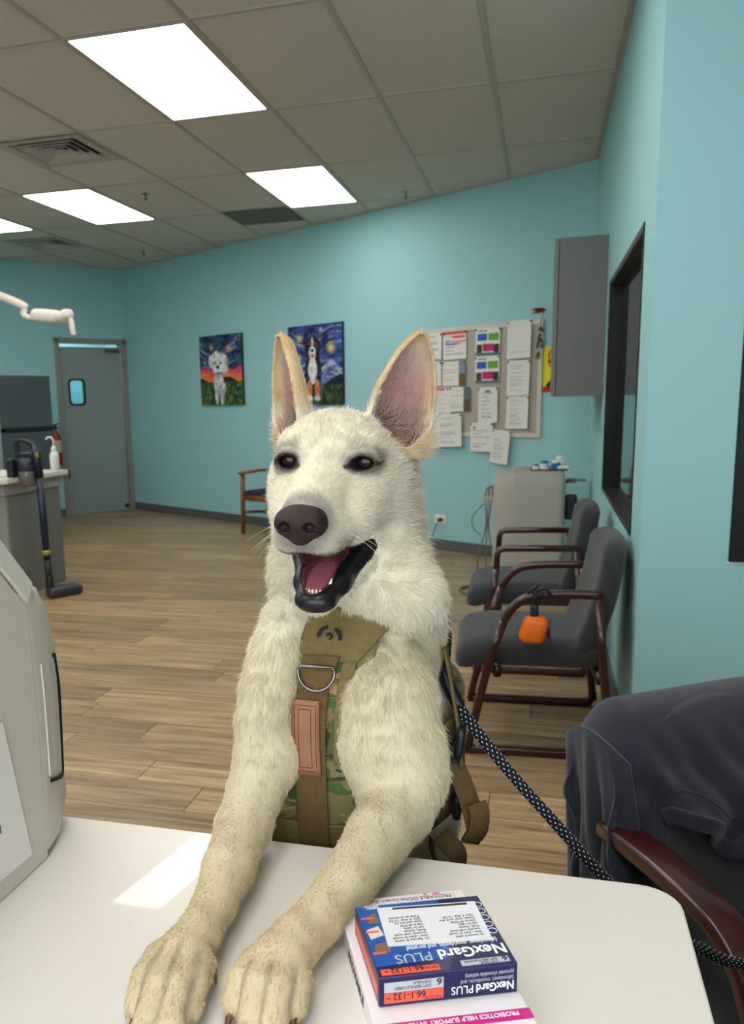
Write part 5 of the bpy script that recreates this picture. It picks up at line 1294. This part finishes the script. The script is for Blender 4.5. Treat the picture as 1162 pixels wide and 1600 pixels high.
# ---- fur
NV = np.zeros(len(DV) * 3, np.float32); body_me.vertices.foreach_get('normal', NV) if False else None
NV = np.array([0.]); nrm = np.zeros((len(DV), 3))
_e1 = DV[DQ[:, 2]] - DV[DQ[:, 0]]; _e2 = DV[DQ[:, 3]] - DV[DQ[:, 1]]; _fn = np.cross(_e1, _e2)
for a in range(4): np.add.at(nrm, DQ[:, a], _fn)
nrm /= np.maximum(np.linalg.norm(nrm, axis=1), 1e-12)[:, None]
_cen = DV[DQ].mean(1)
area = np.linalg.norm(_fn, axis=1) / 2
NOSE = hp(0, .10, -.048)
def fur_params(P, Nn):
    h = hl(P); x, f, z = h[:, 0], h[:, 1], h[:, 2]; n = len(P)
    head = sst(1.06, 1.14, P[:, 2]) * (P[:, 1] < 1.06)
    comb = np.tile(np.array([0., .12, -1.]), (n, 1))
    comb[:, 0] += (P[:, 0] + .195) * 1.5
    comb[:, 1] += .3
    back = P - NOSE; back /= np.maximum(np.linalg.norm(back, axis=1), 1e-6)[:, None]; back[:, 2] -= .25 * sst(-.02, -.10, f)
    comb = comb * (1 - head)[:, None] + back * head[:, None]
    L = np.full(n, .011)
    L = L + (.017 - L) * sst(1.03, 1.08, P[:, 2]) * (1 - sst(-.105, -.06, f + .0 * z))
    hs = head * sst(-.13, -.06, f)
    L = L * (1 - hs) + hs * (.0036 + .0062 * sst(.07, -.06, f) + .009 * sst(-.03, -.10, f) * sst(-.02, -.07, z))
    for A in (ARM_L, ARM_R):
        d, dv = seg_dist(P, A); w = sst(.018, .0, d) * (1 - sst(1.05, 1.08, P[:, 2]))
        dv2 = dv.copy(); dv2[:, 2] -= .2
        comb = comb * (1 - w)[:, None] + dv2 * w[:, None]
        target = .0042 + .0058 * sst(.88, 1.02, P[:, 2]) + .002 * sst(.80, .86, P[:, 1])
        L = L * (1 - w) + target * w
    pw = sst(.60, .57, P[:, 1]) * (P[:, 2] < .93); L = L * (1 - pw) + .0048 * pw; comb = comb * (1 - pw)[:, None] + np.array([0, -1., -.25]) * pw[:, None]
    for s, (c0, Rw, Lr) in EARS.items():
        e = (P - c0) @ Rw; t = e[:, 2] / Lr
        on = sst(-.05, .12, t) * (np.abs(e[:, 0]) < .05) * (np.abs(e[:, 1]) < .04) * (h[:, 2] > .028)
        up = Rw[:, 2]; comb = comb * (1 - on)[:, None] + up[None, :] * on[:, None]; L = L * (1 - on) + (.0045 + .006 * sst(.5, 0, t)) * on
    return comb, L
def grow(n, seed, sel, lscale, rad, lift, clump=0):
    rs = np.random.RandomState(seed); w = area * sel; w = w / w.sum(); fi = rs.choice(len(DQ), n, p=w)
    q = DQ[fi]; u = rs.rand(n)[:, None]; v = rs.rand(n)[:, None]
    P = (DV[q[:, 0]] * (1 - u) * (1 - v) + DV[q[:, 1]] * u * (1 - v) + DV[q[:, 2]] * u * v + DV[q[:, 3]] * (1 - u) * v)
    N = nrm[q[:, 0]]; comb, L = fur_params(P, N); c, fw = coat(P)
    arm = np.minimum(seg_dist(P, ARM_L)[0], seg_dist(P, ARM_R)[0]) < .006
    under = (P[:, 2] < 1.085) & (P[:, 1] < .90) & (np.abs(P[:, 0] + .217) < .046) & ~arm & (P[:, 1] > .80)
    keep = (fw > .1) & ~under; P, N, comb, L, c, fw = P[keep], N[keep], comb[keep], L[keep], c[keep], fw[keep]; n = len(P)
    T = comb - N * (comb * N).sum(1)[:, None]; T /= np.maximum(np.linalg.norm(T, axis=1), 1e-6)[:, None]
    # coherent locks: a slow noise turns neighbouring hairs together
    ph = np.stack([np.sin(P @ np.array([210., 90, 160]) + 3 * np.sin(P @ np.array([60., 130, 40]))), np.sin(P @ np.array([-120., 220, 140]) + 2 * np.sin(P @ np.array([90., -70, 110]))), np.sin(P @ np.array([150., 120, -230]))], 1)
    T = T + .15 * ph + rs.normal(0, .20, (n, 3)); T /= np.linalg.norm(T, axis=1)[:, None]
    L = L * lscale * rs.uniform(.55, 1.25, n) * (1 + .18 * ph[:, 0]) * np.where(fw < .9, 1.3, 1)
    S = np.linspace(0, 1, 4); pts = np.zeros((n, 4, 3))
    lf = lift * rs.uniform(.6, 1.3, n) * (1 + .6 * (L < .006))
    for k, s_ in enumerate(S):
        along = s_ * L; pts[:, k] = P - N * .0006 + N * (along * lf * (1 - .45 * s_))[:, None] + T * (along * (.70 + .3 * s_))[:, None]
    pts[:, :, 2] = np.maximum(pts[:, :, 2], np.where(P[:, 1] < .79, .8605, -1)[:, None])
    jit = rs.uniform(.70, 1.10, n); c = np.clip(c * jit[:, None], 0, 1)
    c = np.where((fw < .9)[:, None], c * .5 + np.array(lin((226, 206, 190))) * .5, c)
    return pts, c, rad
M_fur = bpy.data.materials.new('dog_fur'); M_fur.use_nodes = True; nt = M_fur.node_tree; b = nt.nodes['Principled BSDF']
a = nt.nodes.new('ShaderNodeAttribute'); a.attribute_name = 'Col'; nt.links.new(a.outputs['Color'], b.inputs['Base Color']); b.inputs['Roughness'].default_value = .55; b.inputs['Specular IOR Level'].default_value = .25
def add_fur(name, sets, parent):
    pts = np.vstack([s[0] for s in sets]); cols = np.vstack([s[1] for s in sets]); n = len(pts)
    rads = np.concatenate([np.outer(np.ones(len(s[0])), np.array([1, .85, .6, .12]) * s[2]).ravel() for s in sets])
    cu = bpy.data.hair_curves.new(name); cu.add_curves([4] * n)
    cu.position_data.foreach_set('vector', (pts - DLOC).astype(np.float32).ravel())
    ra = cu.attributes.new('radius', 'FLOAT', 'POINT') if 'radius' not in cu.attributes else cu.attributes['radius']; ra.data.foreach_set('value', rads.astype(np.float32))
    at = cu.attributes.new('Col', 'FLOAT_COLOR', 'CURVE'); at.data.foreach_set('color', np.hstack([cols, np.ones((n, 1))]).astype(np.float32).ravel())
    cu.materials.append(M_fur); o = bpy.data.objects.new(name, cu); COL.objects.link(o); o.parent = parent; return o
hsel = ((_cen[:, 2] > 1.08)).astype(float); vis = ((_cen[:, 1] < 1.03) & (_cen[:, 2] > .80)).astype(float); bsel = vis * (1 - hsel)
hid = (1 - vis) * (_cen[:, 2] > 0)
NF = 1.0
front = hsel * vis * (_cen[:, 1] < .90)
fur = add_fur('fur', [grow(int(90000 * NF), 1, hsel * vis, 1.0, .00022, .22), grow(int(80000 * NF), 5, front, 1.0, .00017, .30), grow(int(150000 * NF), 2, bsel, 1.0, .00022, .20), grow(int(26000 * NF), 3, np.clip(hid, 0, 1), 1.2, .0005, .35),
                     grow(int(3000 * NF), 4, vis, 1.3, .00012, .45)], dog)
fur['kind'] = 'stuff'

def hpart(name, m, parent=dog, **kw): pass
# ---- eyes
M_eye = mat('dark_brown_eye', (34, 20, 15), .06, .28)
for s in (-1, 1):
    c0 = hp(s * EYE[0], EYE[1], EYE[2]) - DLOC
    bm = bmesh.new(); bmesh.ops.create_uvsphere(bm, u_segments=28, v_segments=20, radius=ER, matrix=Matrix.Translation(c0)); from_bm('eye', bm, M_eye, dog, True)
# ---- nose leather
nf = Field(np.arange(-.036, .036, .0009), np.arange(.060, .124, .0009), np.arange(-.082, -.018, .0009))
nf.ell(A_(0, .090, -.0490), (.0238, .0200, .0158), .006); nf.ell(A_(0, .086, -.0445), (.0205, .0185, .0112), .006)
for s in (-1, 1): nf.ell(A_(s * .0135, .0940, -.0500), (.0112, .0140, .0120), .005)
nf.ell(A_(0, .0920, -.0620), (.0105, .0120, .0090), .008)
for s in (-1, 1):
    nf.ell(A_(s * .0120, .1080, -.0525), (.0056, .0090, .0050), .0025, 'sub'); nf.cap(A_(s * .0150, .1060, -.0535), A_(s * .0225, .0980, -.0555), .0028, .0014, .002, 'sub')
nf.cap(A_(0, .1130, -.0540), A_(0, .1060, -.0720), .0010, .0016, .002, 'sub')
V, Q_ = nf.mesh(); V = relax(V, Q_, 1); V = V @ HM.T + HO - DLOC
M_nose = mat('nose_leather', (44, 31, 30), .50, .20, bump=.35, bscale=1200, var=.3, vscale=60)
me = np_mesh('nose', V, Q_[:, ::-1]); link_me('nose', me, M_nose, dog, True)
# ---- tongue
M_tongue = mat('tongue', (176, 96, 112), .35, .5, bump=.3, bscale=700)
bm = bmesh.new(); rings = []
for k in range(15):
    t = k / 14; f = -.030 + .083 * t; w = .0165 * math.sqrt(max(.02, 1 - max(0, (t - .35) / .67) ** 2.4)); z = -.1030 - .0180 * t - .007 * t * t; ring = []
    for i in range(20):
        a = 2 * PI * i / 20; xx = w * math.cos(a); zz = .0055 * math.sin(a) + (.0035 * (abs(math.cos(a)) ** 1.5) - .002 * math.exp(-(xx / .004) ** 2)) * (1 if math.sin(a) >= 0 else .4)
        ring.append(bm.verts.new(hp(xx, f, z + zz) - DLOC))
    rings.append(ring)
for a, c in zip(rings, rings[1:]):
    for i in range(20): bm.faces.new((a[i], a[(i + 1) % 20], c[(i + 1) % 20], c[i]))
bm.faces.new(rings[0]); bm.faces.new(rings[-1]); from_bm('tongue', bm, M_tongue, dog, True)
# ---- teeth
M_tooth = mat('tooth_enamel', (232, 222, 200), .25, .5)
def tooth(x, f, z, h, r, lean=(0, 0)):
    pts = [hp(x, f, z - .003), hp(x + lean[0] * .4, f + lean[1] * .4, z + h * .5), hp(x + lean[0], f + lean[1], z + h)]
    tube('tooth', [p - DLOC for p in pts], r, M_tooth, dog, 8, scales=[1, .8, .22])
for s in (-1, 1):
    tooth(s * .0125 + JX, .0480, -.1240, .0140 if s > 0 else .008, .0026, (s * .0025, -.001))
    for k in range(3): tooth(s * (.0020 + .0037 * k) + JX, .0570 - .0014 * k * k * .6, -.1245, .0042, .0019)
    for k in range(3): tooth(s * (.0165 + .003 * k) + JX, .036 - .012 * k, -.1190 + .004 * k, .0045, .0024)
# ---- claws
M_claw = mat('claw_horn', (92, 60, 44), .35)
def claw(a, b, c, r=.0034):
    tube('claw', smooth_path([np.array(p) - DLOC for p in (a, b, c)], 3), r, M_claw, dog, 8, scales=[1, 1, .9, .75, .6, .4, .15])
for T in (TOES_L, TOES_R):
    for k, (a, b, r) in enumerate(T):
        d = np.array(b) - np.array(a); d /= np.linalg.norm(d); b = np.array(b)
        claw(b + d * .004 + [0, 0, -.001], b + d * .014 + [0, 0, -.003], b + d * .021 + [0, 0, -.0105])
claw((-.2425, .5690, .876), (-.2375, .5610, .871), (-.2335, .5530, .8635), .003)      # dew claw
# ---- whiskers
bm = bmesh.new(); rr = random.Random(8)
for s in (-1, 1):
    for k in range(6):
        a = np.array([s * .027, .050 - .010 * (k % 3), -.058 - .005 * (k // 3)]); L = rr.uniform(.035, .06)
        d = np.array([s * .9, -.1 + rr.uniform(-.2, .3), -.25 + rr.uniform(-.3, .25)]); d /= np.linalg.norm(d)
        p = [hp(*(a + d * L * t + np.array([0, -.012 * t * t, -.014 * t * t]))) - DLOC for t in (0, .3, .6, 1)]
        add_sweep(bm, p, circ(.00016, 4), scales=[1, .8, .6, .2])
w_ = from_bm('whiskers', bm, mat('whisker_white', (230, 224, 210), .4), dog); w_['kind'] = 'stuff'

# ================================================================== HARNESS, LEASH
M_olive = mat('olive_webbing', (112, 96, 60), .85, .2, bump=.5, bscale=900, var=.12, vscale=120)
M_brown = mat('coyote_brown_webbing', (98, 78, 50), .85, .2, bump=.6, bscale=1100, var=.12, vscale=160)
M_leather = mat('tan_leather', (136, 90, 62), .55, .4, bump=.25, bscale=500, var=.10, vscale=40)
M_stitch = mat('dark_thread', (48, 26, 20), .8)
m = bpy.data.materials.new('camouflage_cloth'); m.use_nodes = True; nt = m.node_tree; b = nt.nodes['Principled BSDF']; b.inputs['Roughness'].default_value = .9
tc = nt.nodes.new('ShaderNodeTexCoord'); mp = nt.nodes.new('ShaderNodeMapping'); mp.inputs['Scale'].default_value = (1, 1, 1.9); nt.links.new(tc.outputs['Object'], mp.inputs[0])
def cam_noise(sc_, off):
    v = nt.nodes.new('ShaderNodeVectorMath'); v.operation = 'ADD'; v.inputs[1].default_value = (off, off * .7, off * 1.3); nt.links.new(mp.outputs[0], v.inputs[0])
    n = nt.nodes.new('ShaderNodeTexNoise'); n.inputs['Scale'].default_value = sc_; n.inputs['Detail'].default_value = 2; n.inputs['Distortion'].default_value = .6; nt.links.new(v.outputs[0], n.inputs[0]); return n
prev = None
for k, (sc_, th, colr_) in enumerate(((22, .0, (110, 102, 66)), (24, .53, (66, 84, 46)), (30, .60, (150, 128, 90)), (34, .64, (58, 44, 30)))):
    if k == 0:
        rgb = nt.nodes.new('ShaderNodeRGB'); rgb.outputs[0].default_value = (*lin(colr_), 1); prev = rgb.outputs[0]; continue
    n = cam_noise(sc_, 3.1 * k); g = nt.nodes.new('ShaderNodeMath'); g.operation = 'GREATER_THAN'; g.inputs[1].default_value = th; nt.links.new(n.outputs[0], g.inputs[0])
    mx = nt.nodes.new('ShaderNodeMix'); mx.data_type = 'RGBA'; nt.links.new(g.outputs[0], mx.inputs[0]); nt.links.new(prev, mx.inputs[6]); mx.inputs[7].default_value = (*lin(colr_), 1); prev = mx.outputs[2]
nt.links.new(prev, b.inputs['Base Color']); M_camo = m

HL = Vector((-.215, .82, .95))
har = thing('dog_harness', 'olive camouflage dog harness with a leather patch, worn on the white dog chest', 'harness', tuple(HL))
# centre line of the chest panel (x, y, z)
CLN = [(-.206, .866, 1.082), (-.213, .848, 1.058), (-.2190, .834, 1.030), (-.2230, .826, 1.000), (-.2240, .820, .965), (-.2235, .816, .930), (-.2225, .814, .895), (-.2220, .816, .860), (-.220, .820, .820)]
cl_path = smooth_path(CLN, 4)
def cl_at(z):
    for a, c in zip(cl_path, cl_path[1:]):
        if c.z <= z <= a.z: return a.lerp(c, (a.z - z) / (a.z - c.z))
    return cl_path[0].copy() if z > cl_path[0].z else cl_path[-1].copy()
def chest_sheet(name, z1, z0, wfn, m, off=0.0, thick=.003, nz=24, nx=16, curv=3.2):
    """cloth on the chest between heights z1 (top) and z0; wfn(t) -> (left, right) half widths"""
    vs, fs = [], []
    for j in range(nz + 1):
        t = j / nz; z = z1 + (z0 - z1) * t; c = cl_at(z); a, b_ = wfn(t)
        for i in range(nx + 1):
            x = -a + (a + b_) * i / nx; vs.append((c.x + x - HL.x, c.y - off + curv * x * x - HL.y, z - HL.z))
    for j in range(nz):
        for i in range(nx):
            q = j * (nx + 1) + i; fs.append((q, q + 1, q + nx + 2, q + nx + 1))
    o = link_mesh(name, vs, fs, m, har, True); md = o.modifiers.new('s', 'SOLIDIFY'); md.thickness = thick; md.offset = 0; return o
chest_sheet('chest_panel', 1.075, .815, lambda t: (.034 + .02 * t, .050 + .035 * t), M_camo, 0, .004)
chest_sheet('collar_band', 1.092, 1.040, lambda t: (.0300 - .002 * t, .074 - .036 * t), M_olive, .0040, .004, 14, 22, 2.6)
chest_sheet('edge_binding', 1.048, .935, lambda t: (-.0235 + .0 * t, .036 + .004 * math.sin(t * 3)), M_olive, .0035, .003)
chest_sheet('edge_binding', 1.045, .96, lambda t: (.0300, -.0235), M_olive, .0035, .003)
chest_sheet('lower_panel', .868, .812, lambda t: (.050, .075), M_olive, .0035, .003)
chest_sheet('centre_strap', 1.046, .812, lambda t: (.0185 - .002 * t, .0150 + .002 * t), M_brown, .0065, .0025)
chest_sheet('ring_loop', 1.047, 1.013, lambda t: (.0185 - .001 * t, .0195 - .004 * t), M_brown, .0095, .0025)
# fuzzy torn binding at the left of the patch
bm = bmesh.new(); rr = random.Random(2)
for k in range(46):
    z = rr.uniform(.955, 1.004); c = cl_at(z) - HL; x = -.0235 + rr.uniform(-.004, .002)
    p = [Vector((c.x + x + rr.uniform(-.004, .004) * t, c.y - .008 - rr.uniform(0, .004) * t, c.z + rr.uniform(-.006, .006) * t)) for t in (0, 1, 2)]
    add_sweep(bm, p, circ(.0003, 4))
o = from_bm('frayed_threads', bm, mat('frayed_thread', (150, 128, 84), .8), har); o['kind'] = 'stuff'
# leather patch with stitched lines
pc = chest_sheet('leather_patch', 1.0035, .926, lambda t: (.0205 - .0025 * t, .0085 + .0035 * t), M_leather, .0110, .003, 12, 6)
def stitch_loop(x0a, x1a, z1, z0, dz=.0):
    pts = []
    def P(x, z): c = cl_at(z); xx = x + (-.0035) * ((1.0035 - z) / .078) * -1; return Vector((c.x + xx - HL.x, c.y - .0128 + 3.2 * xx * xx - HL.y, z - HL.z))
    seq = [(x0a, z1)] + [(x0a + (x1a - x0a) * k / 4, z1) for k in range(1, 5)] + [(x1a, z1 + (z0 - z1) * k / 8) for k in range(1, 9)] + [(x1a + (x0a - x1a) * k / 4, z0) for k in range(1, 5)] + [(x0a, z0 + (z1 - z0) * k / 8) for k in range(1, 8)]
    return [P(*s) for s in seq]
for a, c, z1, z0 in ((-.0175, .0050, .9985, .9305), (-.0135, .0000, .9945, .9345)):
    bm = bmesh.new(); add_sweep(bm, stitch_loop(a, c, z1, z0), circ(.00032, 4), closed=True); from_bm('stitching', bm, M_stitch, pc)
# D-ring
c = cl_at(1.030) - HL; ring = []
for k in range(25):
    a = PI * (1.12 + (k / 24) * .76) if False else PI * (.98 + 1.04 * k / 24); ring.append((c.x + .0005 + .0195 * math.cos(a), c.y - .0135 + .0048 * min(0, math.sin(a)), c.z + .004 + .0200 * math.sin(a)))
bm = bmesh.new(); add_sweep(bm, ring, circ(.0017, 10)); add_sweep(bm, [ring[0], (ring[0][0] + .003, ring[0][1] + .002, ring[0][2] + .003), (ring[-1][0] - .003, ring[-1][1] + .002, ring[-1][2] + .003), ring[-1]], circ(.0016, 8))
from_bm('d_ring', bm, mat('steel_ring', (118, 118, 120), .28, metal=1.0), har, True)
# embroidered black emblem: three bent arrows round a curl
bm = bmesh.new(); c = cl_at(1.066) - HL; ec = Vector((c.x + .0010, c.y - .0085, c.z - .002))
for k in range(3):
    a0 = PI / 2 + k * 2 * PI / 3
    pts = [ec + Vector((.0115 * math.cos(a0 + d), -.0 , .0110 * math.sin(a0 + d))) for d in (.15, .55, .95, 1.35)]
    add_sweep(bm, pts, rrect(.0020, .0009, .4, 1), up=(0, -1, 0))
    e = pts[-1]; t_ = (pts[-1] - pts[-2]).normalized(); s_ = Vector((t_.z, 0, -t_.x))
    vs = [bm.verts.new(e + s_ * .0028 + Vector((0, -.0008, 0))), bm.verts.new(e - s_ * .0028 + Vector((0, -.0008, 0))), bm.verts.new(e + t_ * .0040 + Vector((0, -.0008, 0)))]; bm.faces.new(vs)
for a, d in (((-.003, .0015), (.0, .004)), ((.0, .004), (.003, .001)), ((.003, .001), (.0, -.003))): add_sweep(bm, [ec + Vector((a[0], -.0004, a[1])), ec + Vector((d[0], -.0004, d[1]))], rrect(.0011, .0008, .4, 1), up=(0, -1, 0))
from_bm('emblem', bm, mat('black_embroidery', (16, 16, 16), .85), har)
# girth band round the trunk and the side straps
def ringband(name, cx, cy, z, rx, ry, a0, a1, h, m, tilt=0.0, n=40, th=.003):
    vs, fs = [], []
    for i in range(n + 1):
        a = a0 + (a1 - a0) * i / n
        for j in range(5): vs.append((cx + rx * math.cos(a) - HL.x, cy + ry * math.sin(a) - HL.y, z + (j / 4 - .5) * h + tilt * math.sin(a) - HL.z))
    for i in range(n):
        for j in range(4): q = i * 5 + j; fs.append((q, q + 1, q + 6, q + 5))
    o = link_mesh(name, vs, fs, m, har, True); md = o.modifiers.new('s', 'SOLIDIFY'); md.thickness = th; md.offset = 0; return o
ringband('side_panel', -.193, .985, .900, .108, .112, -.9, PI + .9, .115, M_camo, .03)
ringband('girth_strap', -.193, .985, .865, .1115, .1155, -1.2, PI + 1.2, .038, M_brown, .03)
ringband('girth_strap', -.193, .985, .945, .111, .115, -.8, PI + .8, .030, M_olive, .03)
def W(*p): return Vector(p) - HL
sweep('back_strap', smooth_path([W(-.100, .945, 1.03), W(-.090, .935, .985), W(-.082, .928, .94), W(-.078, .925, .90)]), rrect(.014, .0018, .5, 1), M_olive, har, up=(1, 0, 0))
cushion('side_buckle', .010, .026, .036, M_dark, har, Matrix.Translation(W(-.0800, .918, .930)) @ Matrix.Rotation(.12, 4, 'Y'), .004, 0, None, 4, 4)
cushion('side_buckle', .010, .024, .030, M_dark, har, Matrix.Translation(W(-.0830, .925, .850)), .004, 0, None, 4, 4)
# strap tail folded on itself, and a hanging loop
sweep('strap_tail', smooth_path([W(-.086, .915, .905), W(-.075, .905, .885), W(-.066, .900, .862), W(-.060, .897, .838), W(-.066, .895, .822)]), rrect(.012, .0012, .5, 1), M_brown, har, up=(.6, -.8, 0))
sweep('strap_tail', smooth_path([W(-.066, .8935, .822), W(-.057, .891, .838), W(-.0555, .893, .858), W(-.060, .897, .868)]), rrect(.012, .0012, .5, 1), M_brown, har, up=(.6, -.8, 0))
sweep('strap_loop', smooth_path([W(-.098, .885, .832), W(-.086, .880, .824), W(-.077, .880, .812), W(-.080, .880, .795), W(-.094, .882, .792), W(-.106, .888, .806), W(-.108, .892, .822)], 6), rrect(.012, .0012, .5, 1), M_brown, har, up=(0, -.5, 1))

# leash
M_rope = mat('black_braided_rope', (14, 15, 20), .7, .3, bump=.8, bscale=700)
lp = [(-.118, 1.055, 1.060), (-.103, .985, 1.035), (-.1000, .945, 1.000), (-.0860, .932, .972), (-.0640, .925, .943), (-.0230, .918, .896), (.0240, .912, .847), (.0710, .904, .799), (.1150, .900, .758), (.1500, .912, .728), (.1790, .937, .7040), (.2420, .985, .6600), (.36, 1.10, .625), (.50, 1.30, .632), (.62, 1.52, .650), (.70, 1.62, .650)]
ls = thing('leash', 'black braided rope leash with reflective flecks running from the dog to the right', 'leash', lp[0])
LP = smooth_path([Vector(p) - Vector(lp[0]) for p in lp], 10)
tube('rope', LP, .0062, M_rope, ls, 12)
tube('stitched_end', LP[18:33], .0078, mat('leash_cuff', (10, 11, 14), .4), ls, 12)
bm = bmesh.new(); acc = 0.0; k = 0; u = Vector((0, 0, 1))
tot = [0.0]
for a, c in zip(LP, LP[1:]): tot.append(tot[-1] + (c - a).length)
s_ = .17; i = 0
while s_ < tot[-1] - .01:
    while tot[i + 1] < s_: i += 1
    t = (s_ - tot[i]) / (tot[i + 1] - tot[i]); p = LP[i].lerp(LP[i + 1], t); d = (LP[i + 1] - LP[i]).normalized(); sd = d.cross(u).normalized(); w = sd.cross(d)
    for q in range(7):
        a = 2 * PI * (q + .5 * (k % 2)) / 7; r = sd * math.cos(a) + w * math.sin(a); tn = d.cross(r)
        cc = p + r * .0064; vs = [bm.verts.new(cc + d * (.0011 * x_) + tn * (.0007 * y_)) for x_, y_ in ((-1, -.5), (0, -1), (1, -.5), (1, .5), (0, 1), (-1, .5))]; top = bm.verts.new(cc + r * .0004)
        for z_ in range(6): bm.faces.new((vs[z_], vs[(z_ + 1) % 6], top))
    s_ += .0046; k += 1
o = from_bm('reflective_flecks', bm, mat('reflective_thread', (200, 205, 210), .4), ls); o['kind'] = 'stuff'
